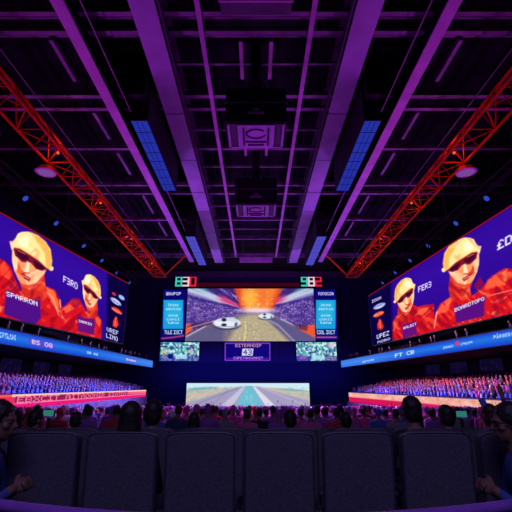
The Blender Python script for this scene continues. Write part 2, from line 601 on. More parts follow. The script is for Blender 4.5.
# ------------------------------------------------------------------ the roof steel
for s in (-1, 1):
    w = side[s]
    # wide girders: bottom flange, web, top flange, splice plates
    x = 4.72
    t = thing('roof_girder', 'wide pale violet roof girder %s of the hanging projectors' % w, 'girder', (s * x, 8, CZ + 15))
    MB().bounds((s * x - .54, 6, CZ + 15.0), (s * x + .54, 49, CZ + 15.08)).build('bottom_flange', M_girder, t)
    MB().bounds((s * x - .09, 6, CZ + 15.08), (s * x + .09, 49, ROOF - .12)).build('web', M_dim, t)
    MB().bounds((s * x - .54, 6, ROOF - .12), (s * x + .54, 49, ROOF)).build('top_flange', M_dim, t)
    mm = MB()
    mm.bounds((s * (x - .70) - .03, 6, CZ + 14.95), (s * (x - .70) + .03, 49, CZ + 15.35))
    mm.build('edge_channel', M_dim, t)
    for y in (19.5, 24.5, 29.4, 33.2, 38.5, 43.5):
        MB().bounds((s * x - .56, y - .03, CZ + 14.985), (s * x + .56, y + .03, CZ + 15.0)).build('splice_joint', M_dim, t)
    # slender violet beams, with dark web above
    x = 7.9
    t = thing('roof_beam', 'slender bright violet roof beam beside the %s blue light boxes' % w, 'beam', (s * x, 8, CZ + 14.5))
    MB().bounds((s * x - .27, 6, CZ + 14.5), (s * x + .27, 47, CZ + 14.58)).build('bottom_flange', M_steel, t)
    MB().bounds((s * x - .08, 6, CZ + 14.58), (s * x + .08, 47, ROOF)).build('web', M_deck, t)
    # centre pipes
    x = 2.52
    t = thing('ceiling_rail', 'thin violet ceiling rail passing %s of the projectors' % w, 'rail', (s * x, 8, CZ + 15.5))
    MB().bounds((s * x - .11, 6, CZ + 15.5), (s * x + .11, 48, CZ + 15.62)).build('rail', M_steel, t)
    for y in range(9, 48, 4):
        MB().tube((s * x, y, CZ + 15.62), (s * x, y, ROOF), .03, n=6).build('drop_rod', M_dim, t)
    # short rails beside the projector masts
    for y0, y1, w2 in ((14.8, 17.2, 'front'), (22, 24.6, 'rear')):
        tag(MB().bounds((s * .72 - .09, y0, CZ + 15.4), (s * .72 + .09, y1, CZ + 15.52)).build('support_rail', M_steel),
            'short violet rail above the %s projector, on its %s side' % (w2, w), 'rail', 'short rails over the projectors')
    # purlins out over the stands
    for k, (ya, yb) in enumerate(((14.9, 17.6), (20.2, 22.9), (24.6, 27.6), (31.2, 35.0), (37, 41))):
        nth = ['nearest', 'second', 'third', 'fourth', 'farthest'][k]
        tag(MB().bounds((s * 9.75 - .1, ya, CZ + 15.6), (s * 9.75 + .1, yb, CZ + 15.85)).build('roof_purlin', M_cross),
            '%s short purlin between cross beams, %s of the slender violet beams' % (nth, w), 'beam', 'short purlins over the stands')
    for x, k, ad in ((13.6, M_dim, 'outer'),):
        tag(MB().bounds((s * x - .1, 6, CZ + 15.6), (s * x + .1, 58, CZ + 15.85)).build('roof_purlin', k),
            'thin %s roof purlin on the %s side, running towards the stage wall' % (ad, w), 'beam', 'long thin purlins')
    for x, ad in ((7.15, 'beside the slender violet beam'), (11.9, 'outside the red truss')):
        tag(MB().tube((s * x, 6, CZ + 14.9), (s * x, 50, CZ + 14.9), .025, n=6).build('roof_cable', M_steel), 'thin pale cable %s on the %s' % (ad, w), 'cable', 'thin straight roof cables')

CROSS = [(13.5, .28, 'first'), (14.5, .3, 'second'), (18.8, .26, 'third'), (19.9, .26, 'fourth'), (24.1, .24, 'fifth'), (29.4, .26, 'sixth'),
         (30.9, .2, 'seventh'), (36.6, .24, 'eighth'), (42.0, .24, 'ninth'), (48.6, .5, 'tenth')]
for k, (y, h, nth) in enumerate(CROSS):
    z = CZ + 15.62
    t = thing('cross_beam', '%s violet cross beam counting from the camera, spanning under the roof deck' % nth, 'beam', (0, y, z), 'cross beams under the roof')
    MB().bounds((-21, y - .12, z), (21, y + .12, z + .05)).build('flange', M_cross, t)
    MB().bounds((-21, y - .03, z + .05), (21, y + .03, z + .05 + h)).build('web', M_cross, t)
    MB().bounds((-21, y + .42, z + .3), (21, y + .52, z + .36)).bounds((-21, y + .40, z + .36), (21, y + .42, z + .6)).build('twin_rail', M_cross, t)
    mm = MB()
    for x in (-18, -9.7, -3.4, 3.4, 9.7, 18):
        mm.bounds((x - .05, y - .05, z + .05 + h), (x + .05, y + .05, ROOF))
    mm.build('hangers', M_dim, t)
# secondary joists between the girders
for k, y in enumerate((16.6, 22.2, 26.8, 33.8, 39.5)):
    nth = ['nearest', 'second', 'third', 'fourth', 'farthest'][k]
    tag(MB().bounds((-4.2, y - .07, CZ + 15.8), (4.2, y + .07, CZ + 15.95)).build('roof_joist', M_cross), '%s short joist between the two wide girders' % nth, 'beam', 'short joists between the girders')

# air duct over the camera end
d = thing('air_duct', 'wide dark violet air duct above the front projector', 'duct', (0, 9, CZ + 15.2))
MB().bounds((-1.5, 5, CZ + 15.2), (1.5, 13.2, CZ + 16.4)).build('duct', M_dim, d, .03)
for y in (7.5, 10, 12.5):
    MB().bounds((-1.56, y - .05, CZ + 15.14), (1.56, y + .05, CZ + 16.46)).build('flange_ring', M_steel, d)


def projector(y, label):
    z = CZ + 11.5
    t = thing('projector', label, 'projector', (0, y, z))
    MB().bounds((-1.42, y, z), (1.42, y + 2.1, z + 1.9)).build('casing', M_black, t, .05)
    MB().bounds((-1.46, y - .03, z + 1.02), (1.46, y + .03, z + 1.08)).build('front_seam', M_dim, t)
    mm = MB()
    mm.bounds((-1.32, y + .1, z - .06), (1.32, y + 2.0, z - .0))
    mm.build('base_plate', M_dim, t, .01)
    mm = MB()
    mm.bounds((-.86, y + .12, z - .12), (.86, y + 1.98, z - .06))
    for s in (-1, 1):
        mm.bounds((s * 1.28 - .05, y + .1, z - .1), (s * 1.28 + .05, y + 2.0, z - .06))
    mm.bounds((-1.3, y + 1.9, z - .1), (1.3, y + 2.0, z - .06))
    mm.build('service_hatch', M_girder, t)
    mm = MB()
    # curled cable channels on the hatch
    pts = [Vector((.45 * math.cos(a) * (1 if i else 1), y + .75 + .35 * math.sin(a), z - .14)) for i, a in enumerate(np.linspace(.3, 5.6, 18))]
    mm.path(pts, .035, 6)
    mm.bounds((-.5, y + 1.35, z - .17), (.5, y + 1.42, z - .12))
    mm.bounds((-.62, y + .3, z - .17), (-.55, y + 1.7, z - .12))
    mm.bounds((.55, y + .3, z - .17), (.62, y + 1.7, z - .12))
    mm.bounds((-.4, y + 1.62, z - .17), (.4, y + 1.68, z - .12))
    mm.build('cable_channel', M_black, t)
    mm = MB()
    # small pale emblem on the front face: a swoosh over a row of strokes
    for k in range(7):
        x = -.33 + .11 * k
        mm.bounds((x - .03, y - .035, z + .42), (x + .03, y - .0, z + .42 + (.10 if k % 2 else .14)))
    mm.path([(-.12, y - .02, z + .62), (-.02, y - .02, z + .72), (.06, y - .02, z + .62), (.15, y - .02, z + .68)], .02, 6)
    mm.build('emblem', M_steel, t)
    mm = MB()
    mm.tube((0, y + 1.0, z + 1.9), (0, y + 1.0, ROOF), .28, n=12)
    mm.bounds((-.8, y + .5, z + 1.9), (.8, y + 1.5, z + 2.15))
    for s in (-1, 1):
        mm.tube((s * .75, y + 1.0, z + 2.1), (s * .15, y + 1.0, z + 3.4), .05, n=6)
    mm.build('mounting_mast', M_black, t)
    return t


projector(15.5, 'large black ceiling projector nearer to the camera')
projector(24.1, 'large black ceiling projector farther from the camera')
hp = thing('hanging_panel', 'small violet panel hanging low between the girders near the stage', 'panel', (0, 44.5, CZ + 13.6))
MB().bounds((-1.9, 44.4, CZ + 13.7), (1.9, 44.6, CZ + 14.3)).build('panel', M_steel, hp)
MB().tube((-1.5, 44.5, CZ + 14.3), (-1.5, 44.5, ROOF), .03).tube((1.5, 44.5, CZ + 14.3), (1.5, 44.5, ROOF), .03).build('hanger_rods', M_dim, hp)

# hanging blue light boxes
for s in (-1, 1):
    for y0, y1, em, w2, z in ((17.4, 25.2, M_blue, 'near', CZ + 13.0), (34.2, 43.2, M_bviolet, 'far', CZ + 13.0)):
        x = s * 6.02
        t = thing('light_box', 'long black light box with a glowing blue underside, %s one on the %s' % (w2, side[s]), 'light box', (x, y0, z), 'hanging blue light boxes')
        MB().bounds((x - .46, y0, z), (x + .46, y1, z + (2.3 if w2 == 'near' else 2.0))).build('housing', M_black, t)
        mm = MB().bounds((x - .40, y0 + .08, z - .05), (x + .40, y1 - .08, z))
        mm.build('diffuser', em, t)
        mm = MB()
        for q in (-.13, .13):
            mm.bounds((x + q - .012, y0 + .08, z - .07), (x + q + .012, y1 - .08, z - .05))
        for k in range(1, 8):
            yy = y0 + (y1 - y0) * k / 8
            mm.bounds((x - .4, yy - .02, z - .065), (x + .4, yy + .02, z - .05))
        mm.build('grille', M_dim if w2 == 'far' else M_black, t)
        for yy in (y0 + .6, (y0 + y1) / 2, y1 - .6):
            MB().tube((x, yy, z + 1.9), (x, yy, ROOF), .04, n=6).build('hanger_rod', M_dim, t)
        MB().bounds((x - .32, y0 - .5, z + 1.2), (x + .32, y0, z + 2.2)).build('control_box', M_black, t)


# red box trusses
def box_truss(s):
    z0, z1 = CZ + 13.0, CZ + 14.2
    xo, xi = s * 12.75, s * 11.3
    ya, yb = 8.0, 48.6
    t = thing('box_truss', 'orange-red lattice roof truss above the %s side screen' % side[s], 'truss', (s * 12, 8, z0))
    xm = s * 12.02
    cs = [(xo, z0), (xi, z0), (xm, z1)]
    for x, z in cs:
        MB().tube((x, ya, z), (x, yb, z), .075, n=8).build('chord', M_red, t)
    n = 24
    L = (yb - ya) / n
    planes = [(cs[0], cs[1]), (cs[0], cs[2]), (cs[1], cs[2])]
    for (p, q) in planes:
        mm = MB()
        for k in range(n):
            a, b = (p, q) if k % 2 == 0 else (q, p)
            mm.tube((a[0], ya + L * k, a[1]), (b[0], ya + L * (k + 1), b[1]), .036, n=6, cap=False)
            mm.tube((p[0], ya + L * k, p[1]), (q[0], ya + L * k, q[1]), .03, n=6, cap=False)
        mm.build('lattice', M_red, t)
    mm = MB()
    for y in (ya + .05, yb):
        mm.tube((xo, y, z0), (xi, y, z0), .08).tube((xo, y, z0), (xm, y, z1), .08).tube((xi, y, z0), (xm, y, z1), .08)
    mm.build('end_frame', M_red, t)
    mm = MB()
    for y in (14, 22, 30, 38, 46):
        mm.tube((xm, y, z1), (xm, y, ROOF), .05, n=6)
    mm.build('hangers', M_dim, t)
    tag(MB().tube((xi, yb - .8, z0), (s * 8.19, 44.4, CZ + 14.52), .09).build('brace', M_red), 'diagonal red brace joining the %s truss end to the violet beam' % side[s], 'brace')
    # dome lamp under the truss
    c = Vector((s * 13.0, 21.9, CZ + 12.55))
    l = thing('dome_lamp', 'round dark red dome lamp hanging under the %s red truss' % side[s], 'lamp', c)
    MB().lathe([(.60, .0), (.58, .12), (.48, .30), (.25, .42), (.06, .46)], c, 24).build('shade', M_red, l, smooth=True)
    MB().lathe([(.60, -.03), (.62, 0), (.60, .03)], c, 24).build('rim', M_steel, l, smooth=True)
    MB().lathe([(.05, -.06), (.35, -.05), (.52, -.02), (.5, .05)], c, 24).build('diffuser', emat('lilac_diffuser', rgb(120, 70, 150), 1), l, smooth=True)
    MB().tube(c + Vector((0, 0, .44)), (c.x - s * .25, c.y, z0), .05).build('stem', M_red, l)
    # orange lamps clamped inside the truss
    for k, (y, e) in enumerate(((12.0, 8), (21.0, 40), (28.0, 24), (36.0, 36), (44.0, 40))):
        p = Vector((s * 12.02, y, z0 + .42))
        tl = thing('truss_lamp', '%s small orange lamp clamped inside the %s red truss' % (['nearest', 'second', 'third', 'fourth', 'farthest'][k], side[s]), 'lamp', p, 'orange lamps inside the red trusses')
        MB().tube(p + Vector((0, .16, .04)), p + Vector((0, .36, .12)), .10, .07, 12).build('body', M_black, tl)
        MB().tube(p + Vector((0, .135, .03)), p + Vector((0, .16, .04)), .09, .09, 12).build('lens', emat('orange_lamp_lens', (1.0, .10, .02), 1.2), tl)
        MB().tube(p + Vector((0, .26, .1)), (s * 12.02, y + .26, z1 - .05), .025, n=6).build('clamp', M_black, tl)
        dd = bpy.data.lights.new('truss_glow', 'POINT')
        dd.energy, dd.color, dd.shadow_soft_size = e, (1.0, .16, .03), .12
        lo = bpy.data.objects.new('truss_glow', dd)
        COL.objects.link(lo)
        lo.location = p


for s in (-1, 1):
    box_truss(s)
    # lighting bars above the side screens with small blue spots
    b = thing('lighting_bar', 'dark lattice lighting bar above the %s side screen' % side[s], 'lighting bar', (s * 15.5, 20, CZ + 12.4))
    mm = MB()
    P3 = [(15.5, 12.35), (15.2, 12.8), (15.8, 12.8)]
    for x, z in P3:
        mm.tube((s * x, 18, CZ + z), (s * x, 50, CZ + z), .05, n=6)
    mm.build('pipes', M_black, b)
    mm = MB()
    for k in range(32):
        for i in range(3):
            a, c = P3[i], P3[(i + 1) % 3]
            mm.tube((s * a[0], 18 + k, CZ + a[1]), (s * c[0], 19 + k, CZ + c[1]), .02, n=5, cap=False)
    mm.build('lattice', M_black, b)
    for y in (20, 30, 40, 49):
        MB().tube((s * 15.5, y, CZ + 12.8), (s * 15.5, y, ROOF), .03, n=6).build('hanger_rod', M_dim, b)
    for k, y in enumerate((24.2, 28.5, 33.7, 38.1, 42.6, 47.2)):
        nth = ['nearest', 'second', 'third', 'fourth', 'fifth', 'farthest'][k]
        c = Vector((s * 15.5, y, CZ + 12.0))
        t = thing('spot_lamp', '%s small blue spot lamp on the bar over the %s side screen' % (nth, side[s]), 'lamp', c, 'blue spot lamps over the side screens')
        ax = Vector((-s * .75, -.12, -.62)).normalized().to_track_quat('Z', 'Y').to_matrix()
        MB().lathe([(.10, -.42), (.17, -.38), (.19, 0), (.22, .1), (.22, .17)], c, 14, ax).build('body', M_black, t, smooth=True)
        MB().lathe([(.20, .17), (.19, .185), (.02, .19)], c, 14, ax).build('lens', M_lens, t)
        MB().tube(c, (c.x, c.y, CZ + 12.35), .035, n=6).tube(c + Vector((0, -.2, 0)), c + Vector((0, .2, 0)), .03, n=6).build('yoke', M_black, t)


# ------------------------------------------------------------------ lit displays on the end wall
DY = 60.4


def wall_rect(x0, y0, x1, y1, Y=DY):
    """upright rectangle on a wall at distance Y; corners from the photo's left/top/right/bottom"""
    xm, ym = (x0 + x1) / 2, (y0 + y1) / 2
    zt, zb = pt(xm, y0, Y).z, pt(xm, y1, Y).z
    xl, xr = pt(x0, ym, Y).x, pt(x1, ym, Y).x
    return Vector((xl, Y, zt)), Vector((xr, Y, zt)), Vector((xr, Y, zb)), Vector((xl, Y, zb))


def grid(rc, k=2.0):
    return Pic(*rc, int(max(6, (proj(np.array(rc[1]))[0] - proj(np.array(rc[0]))[0]) * k)), int(max(4, (proj(np.array(rc[3]))[1] - proj(np.array(rc[0]))[1]) * k)))


# backing panel behind the cluster of displays
bk = thing('backing_panel', 'dark navy backing panel carrying the cluster of displays', 'panel', (0, 60.8, CZ + 2))
rc = wall_rect(158.5, 287, 339.5, 362.5, 60.75)
MB().bounds((rc[3].x, 60.75, rc[3].z), (rc[1].x, 60.99, rc[1].z)).build('panel', mat('display_backing', (0.012, 0.012, 0.10), .8), bk)
mm = MB()
for k in range(1, 6):
    x = rc[3].x + (rc[1].x - rc[3].x) * k / 6
    mm.bounds((x - .03, 60.72, rc[3].z), (x + .03, 60.75, rc[1].z))
mm.build('seam', M_black, bk)

# main race picture
rc = wall_rect(186.5, 288.6, 314.5, 341.2)
p = grid(rc, 2.3)
X, Y = p.X, p.Y
p.fill((70, 40, 110))
dx, dy = X - 252, Y - 312
ang = np.degrees(np.arctan2(-dy, np.abs(dx)))          # 0 level, 90 straight up
rad = np.hypot(dx, dy)
rng = np.random.RandomState(4)


def nz(sa, sr, seed):
    return vnoise((ang + 90) * 10, rad * 10, 1.0, seed) if 0 else vnoise((ang + 90) / sa + 50 * (dx > 0), np.log(rad + 4) * sr, 1.0, seed)


n1, n2, n3 = nz(2.2, 14, 1), nz(4.5, 5, 2), nz(1.4, 26, 3)
sp = vnoise(X + 300, Y, 0.8, 9)
# seating streaks
p.blend(np.clip((n2 - .35) * 2.2, 0, 1) * .8, (46, 30, 128))
p.blend(np.clip((n1 - .62) * 3, 0, 1) * (ang > 2), (190, 170, 225))
low = (ang < 13) & (Y < 333)
p.blend(low * .75, (92, 62, 160))
p.blend(low * np.clip((sp - .6) * 3, 0, 1) * .6, (200, 180, 238))
p.blend(low * np.clip((n1 - .5) * 3, 0, 1) * .35, (176, 150, 220))
p.blend(low * np.clip((.38 - sp) * 4, 0, 1) * .8, (48, 28, 110))
# roof lights: white and teal sweep, pink sweep, dark bands
b = lambda c, w: np.clip(1 - np.abs(ang - c) / w, 0, 1)
p.blend((ang > 12) * .55, (64, 36, 128))
p.blend(b(14.5, 3) * .8, (62, 44, 140))
p.blend(np.clip(b(20.5, 6) * 2, 0, 1) * np.clip((rad - 26) / 8, 0, 1) * .92, (206, 214, 236))
p.blend(b(17, 2) * np.clip((rad - 38) / 10, 0, 1) * .6, (120, 110, 190))
p.blend(b(25.5, 3) * np.clip((rad - 44) / 8, 0, 1) * .8, (70, 160, 180))
p.blend(b(21, 1) * np.clip((rad - 50) / 8, 0, 1) * .7, (90, 170, 190))
p.blend(np.clip(b(24, 8) * 2, 0, 1) * np.clip(1.6 - np.abs(rad - 24) / 10, 0, 1) * .9, (222, 70, 130))
p.blend(b(19, 1.6) * np.clip(1.6 - np.abs(rad - 24) / 10, 0, 1) * .7, (250, 200, 225))
p.blend(b(32, 4) * .8, (58, 34, 118))
p.blend(b(37, 3.5) * np.clip((rad - 22) / 8, 0, 1) * (.4 + n1 * .6), (150, 120, 200))
p.blend(b(47, 7) * np.clip((rad - 10) / 10, 0, 1) * .75 * (n1 > .35), (60, 26, 110))
p.blend(b(56, 7) * (.4 + n3 * .6), (190, 36, 80))
p.blend(b(44, 6) * np.clip((n1 - .5) * 3, 0, 1), (210, 190, 235))
p.blend(np.clip((sp - .8) * 4, 0, 1) * (Y < 320) * .7, (245, 225, 245))
# orange sky
p.poly([(234, 287), (283, 287), (273, 309), (241, 309)], (232, 74, 40), 1.5)
p.poly([(240, 287), (278, 287), (269, 310), (247, 310)], (247, 128, 52), 2.5)
p.ell(250, 299, 8, 9, (255, 190, 70), 0, 4, .8)
p.ell(262, 296, 6, 8, (250, 110, 50), 0, 3, .5)
p.blend(np.clip((vnoise(X, Y, 1.6, 33) - .6) * 3, 0, 1) * ((Y < 309) & (np.abs(X - 257) < 16)) * .6, (255, 222, 130))
p.ell(257, 310.5, 17, 2.6, (250, 226, 232), 0, 1.5, .9)
# track
p.poly([(181, 345), (181, 338), (214, 321), (240, 314), (262, 313.5), (276, 316), (316, 336), (316, 345)], (128, 116, 132), .8)
p.poly([(226, 345), (240, 318), (250, 314), (262, 314), (272, 322), (292, 345)], (186, 172, 140), 2.5)
p.poly([(186, 345), (186, 338), (214, 322), (226, 320), (222, 345)], (98, 92, 134), 2)
p.poly([(262, 316), (272, 316), (318, 338), (318, 345), (296, 345)], (96, 88, 140), 1.5)
p.line([(262, 317), (278, 325), (296, 343)], 1.6, (196, 186, 196), .7, 1)
p.line([(206, 326), (186.5, 336.5)], 1.0, (222, 214, 235), .8)
p.line([(281, 319), (316, 335.5)], 1.0, (222, 214, 235), .8)
p.blend(np.clip((vnoise(X, Y, 1.1, 21) - .70) * 5, 0, 1) * ((np.abs(X - 248) < 14) & (Y > 321)), (250, 232, 160))
p.line([(244, 341), (246, 330), (245, 322)], 1.2, (250, 230, 150), .8)
p.blend((Y > 315) * np.clip((vnoise(X, Y * 3, 2.5, 22) - .55) * 2, 0, 1) * .25, (70, 66, 96))
# orange barriers
p.poly([(181, 339), (181, 326), (190, 323.5), (193, 329)], (240, 92, 52), .7)
p.poly([(186, 327), (195, 323), (212, 321), (212, 324), (194, 329)], (62, 30, 60), .7, .6)
p.line([(189, 328), (214, 321)], .9, (235, 190, 210), .7)
p.poly([(297, 328), (315, 324), (315, 338)], (238, 88, 54), .7)
p.poly([(292, 324), (308, 326), (307, 331), (298, 329)], (60, 28, 60), .7, .6)
# two low racing cars
for cx, cy, k in ((227, 323, 1.0), (266.3, 316.2, .56)):
    p.ell(cx, cy + 2.8 * k, 13.6 * k, 4.3 * k, (58, 54, 92), 0, .6, .8)
    p.ell(cx, cy, 13.6 * k, 5.2 * k, (232, 238, 248), 0, .5)
    p.poly([(cx - 11 * k, cy - 1 * k), (cx - 4 * k, cy - 5.5 * k), (cx + 7 * k, cy - 5.5 * k), (cx + 12 * k, cy - 1 * k)], (206, 216, 236), .5)
    p.ell(cx - 3 * k, cy - 3.2 * k, 2.4 * k, 1.9 * k, (36, 40, 72), 0, .4)
    p.ell(cx - 3 * k, cy + 1.9 * k, 2.7 * k, 1.5 * k, (40, 44, 78), 0, .4)
    p.ell(cx + 9 * k, cy + 1.6 * k, 1.6 * k, 2.4 * k, (92, 110, 130), 20, .4)
    p.line([(cx - 11 * k, cy + 3.4 * k), (cx + 10 * k, cy + 3.8 * k)], .7 * k, (120, 130, 170), .8)
    p.line([(cx - 12.6 * k, cy - .6 * k), (cx + 4 * k, cy - 1.2 * k)], .7 * k, (255, 255, 255), .8)
screen_thing('main_screen', 'large wide screen showing two white race cars on a track', 'screen', p, (0, -1, 0), .30, .1)

# side information panels
for s, nm in ((-1, 'amupop'), (1, 'nonocom')):
    rc = wall_rect(162, 289.5, 185.3, 340.5) if s < 0 else wall_rect(315.4, 289.5, 337, 340.5)
    p = grid(rc, 3)
    X, Y = p.X, p.Y
    p.fill((10, 6, 112))
    x0 = 164.5 if s < 0 else 317
    x1 = 183 if s < 0 else 335.5
    p.text(nm, (x0 + 1.3, 291.0), (x1 - 2, 291.0), 4.2, (225, 222, 255))
    p.poly([(x0 - 1, 300), (x1 + .3, 300), (x1, 329), (x0 - 1.5, 329)], (24, 160, 222), .5)
    p.poly([(x0 + 2, 302), (x1 - 2, 302), (x1 - 2, 320), (x0 + 1, 320)], (40, 178, 226), 2)
    for k, (yy, a, c) in enumerate(((303.5, .55, 'leinos'), (307.5, .8, 'sectim'), (314, .5, 'mine'), (318, .7, 'conil'), (321.3, .6, 'tens'))):
        w = (x1 - x0) * a
        xm = (x0 + x1) / 2 - .5
        p.text(c, (xm - w / 2, yy), (xm + w / 2, yy), 2.5, (214, 244, 255), .9)
    p.poly([(x0 - 1, 329.4), (x1, 329.4), (x1, 335.2), (x0 - 1, 335.2)], (16, 26, 120), .4)
    p.text('TULE' if s < 0 else 'COOL', (x0, 330.3), (x0 + 7.6, 330.3), 3.8, (220, 240, 255))
    p.text('IOCT', (x0 + 9.2, 330.3), (x1 - .5, 330.3), 3.8, (220, 240, 255))
    if s < 0:
        p.line([(162, 338.5), (172, 337.5), (185, 335.5)], 1.4, (226, 70, 110), .9, .7)
    else:
        p.line([(316, 337.3), (336, 337.3)], 1.6, (206, 90, 170), .9, .7)
    screen_thing('info_screen', 'narrow teal information panel %s of the race picture' % side[s], 'screen', p, (0, -1, 0), .30, .06, 1.0, 'teal information panels')

# two crowd pictures below
for s in (-1, 1):
    rc = wall_rect(160.2, 342.3, 199, 360.8) if s < 0 else wall_rect(296.5, 342.3, 336.5, 360.8)
    p = grid(rc, 3)
    X, Y = p.X, p.Y
    p.fill((92, 168, 186))
    a, b2, c = vnoise(X, Y, 1.5, 41 + s), vnoise(X, Y, 2.4, 43 + s), vnoise(X, Y, 1.0, 47 + s)
    p.blend(np.clip((a - .52) * 5, 0, 1), (206, 240, 236))
    p.blend(np.clip((.42 - a) * 5, 0, 1), (34, 74, 140))
    p.blend(np.clip((b2 - .66) * 5, 0, 1) * .8, (96, 200, 170))
    p.blend(np.clip((.28 - b2) * 5, 0, 1) * .9, (54, 30, 130))
    p.blend(np.clip((c - .8) * 6, 0, 1), (240, 225, 215))
    if s < 0:
        p.ell(164.5, 352, 2.4, 3.6, (232, 190, 130), 0, .7, .6)
        p.ell(191, 351.5, 2.6, 2.2, (236, 180, 200), 0, .6, .8)
        p.poly([(160, 356), (199, 356), (199, 361), (160, 361)], (60, 40, 160), .6, .55)
        p.ell(170.5, 356.3, 3, 2.6, (20, 10, 130), 0, .5)
        p.poly([(175.5, 354.5), (187, 354.5), (187, 359), (175.5, 359)], (190, 236, 245), .5, .8)
    else:
        p.ell(331, 345.5, 3, 2.2, (236, 190, 220), 0, .5, .9)
        p.poly([(296, 356), (311, 356), (311, 361), (296, 361)], (66, 40, 160), .6, .8)
        p.ell(302.5, 357.5, 3.5, 1.8, (180, 90, 220), 0, .5, .7)
        p.poly([(312, 355), (324, 355), (324, 360), (312, 360)], (170, 230, 245), .5, .8)
        p.poly([(325, 356), (337, 356), (337, 361), (325, 361)], (50, 36, 120), .6, .8)
        p.text('SITES', (326, 357), (336, 357), 3, (220, 210, 250), .8)
    screen_thing('crowd_screen', 'small screen with a mint green crowd picture, below the %s teal panel' % side[s], 'screen', p, (0, -1, 0), .30, .05, 1.0, 'small crowd picture screens')

# central emblem panel with violet rim
rc = wall_rect(224.6, 342.6, 270.4, 360.8)
p = grid(rc, 3.5)
p.fill((16, 6, 122))
p.line([(225.2, 343.2), (269.9, 343.2), (269.9, 360.3), (225.2, 360.3), (225.2, 343.2)], 1.0, (150, 70, 225))
p.text('BITEANOIP', (235.3, 344.0), (261.5, 344.0), 3.0, (226, 150, 190), 1)
p.poly([(242.5, 348.6), (253.4, 348.6), (252.6, 355.6), (241.7, 355.6)], (226, 224, 250), .4)
p.text('43', (243.4, 349.6), (251.8, 349.6), 5.0, (22, 8, 120), 1)
p.line([(227, 358.2), (268, 358.2)], .7, (120, 50, 200), .8)
p.text('COPETANSOMNIT', (233.5, 356.8), (263, 356.8), 2.6, (206, 150, 240), .9)
screen_thing('emblem_screen', 'small navy panel with violet rim and white square emblem', 'screen', p, (0, -1, 0), .30, .05)

# screen standing on the stage
rc = wall_rect(186.2, 383.2, 309.6, 409.5, 58.5)
p = grid(rc, 2.2)
X, Y = p.X, p.Y
p.fill((206, 236, 246))
p.poly([(180, 391), (200, 388.5), (232, 387.2), (252, 386), (262, 387.2), (290, 388.5), (312, 391), (312, 412), (180, 412)], (206, 190, 172), .6)
p.blend((Y > 386.5) * (X < 232) * np.clip((vnoise(X, Y * 2, 3, 5) - .45) * 2, 0, 1) * .6, (110, 178, 190))
p.blend((Y > 386.5) * (X > 284) * np.clip((vnoise(X, Y * 2, 3, 6) - .45) * 2, 0, 1) * .5, (120, 184, 196))
p.ell(292, 390, 14, 1.0, (96, 176, 190), 4, .6, .7)
p.ell(200, 388.5, 14, 1.3, (90, 168, 184), -4, .6, .7)
p.poly([(240, 386.5), (258, 386.5), (320, 404), (320, 414), (170, 414), (170, 408)], (166, 158, 194), .8)
p.poly([(243, 386.5), (246, 386.5), (228, 412), (214, 412)], (206, 204, 226), .7, .8)
p.poly([(252, 386.5), (255, 386.5), (282, 412), (270, 412)], (226, 226, 240), .7, .9)
p.line([(238, 388), (186, 408)], 1.4, (140, 134, 176), .8, .6)
p.line([(228, 390), (205, 412)], 1.0, (136, 130, 176), .7, .6)
p.line([(262, 388), (310, 407)], 1.2, (190, 186, 214), .8, .6)
p.poly([(245.5, 386), (252.5, 386), (267, 412), (233, 412)], (112, 190, 212), .7)
p.blend((np.abs(X - 249) < 5) * (Y > 390) * np.clip((vnoise(X * 2, Y, 2, 8) - .5) * 2, 0, 1) * .6, (160, 224, 236))
ss = screen_thing('stage_screen', 'low wide screen on the stage showing a pale desert race straight', 'screen', p, (0, -1, 0), .3, .1)
mm = MB()
for x in (-7, -3.5, 0, 3.5, 7):
    mm.bounds((x - .12, 58.55, CZ - 3.25), (x + .12, 58.85, rc[2].z + .2))
mm.build('support_leg', M_black, ss)

# two numeral clocks above the main screen
SEG = {'0': 'abcdef', '1': 'bc', '2': 'abged', '3': 'abgcd', '6': 'afgedc', '8': 'abcdefg', '9': 'abcdfg', '7': 'abc'}
T1, T2, T3 = emat('teal_numeral_light', rgb(60, 205, 185), 1), emat('white_numeral_light', rgb(245, 205, 220), 1), emat('red_numeral_light', rgb(240, 30, 70), 1)
for s, chars, x0, x1 in ((-1, '830', 175.2, 196.5), (1, '982', 300.8, 321.8)):
    y0, y1 = 277.0, 285.6
    rc = wall_rect(x0 - 1.2, y0 - 1.2, x1 + 1.2, y1 + 1.2, 60.5)
    t = thing('numeral_clock', 'lit numerals in teal, white and red above the %s teal panel' % side[s], 'scoreboard', (rc[0].x, 60.8, rc[3].z), 'numeral clocks')
    MB().bounds((rc[0].x, 60.55, rc[3].z), (rc[1].x, 61, rc[0].z)).build('housing', M_black, t)
    wch = (x1 - x0) / 3
    for k, ch in enumerate(chars):
        q = wall_rect(x0 + wch * k + 1.0, y0, x0 + wch * (k + 1) - .9, y1, 60.5)
        xl, xr, zt, zb = q[0].x, q[1].x, q[0].z, q[3].z
        zm, th = (zt + zb) / 2, .24
        mm = MB()
        sg = {'a': ((xl, zt), (xr, zt)), 'g': ((xl, zm), (xr, zm)), 'd': ((xl, zb), (xr, zb)), 'f': ((xl, zm), (xl, zt)), 'e': ((xl, zb), (xl, zm)), 'b': ((xr, zm), (xr, zt)), 'c': ((xr, zb), (xr, zm))}
        for g in SEG[ch]:
            (ax, az), (bx, bz) = sg[g]
            mm.bounds((min(ax, bx) - th / 2, 60.46, min(az, bz) - th / 2), (max(ax, bx) + th / 2, 60.55, max(az, bz) + th / 2))
        mm.build('numeral', (T1, T2, T3)[k], t)

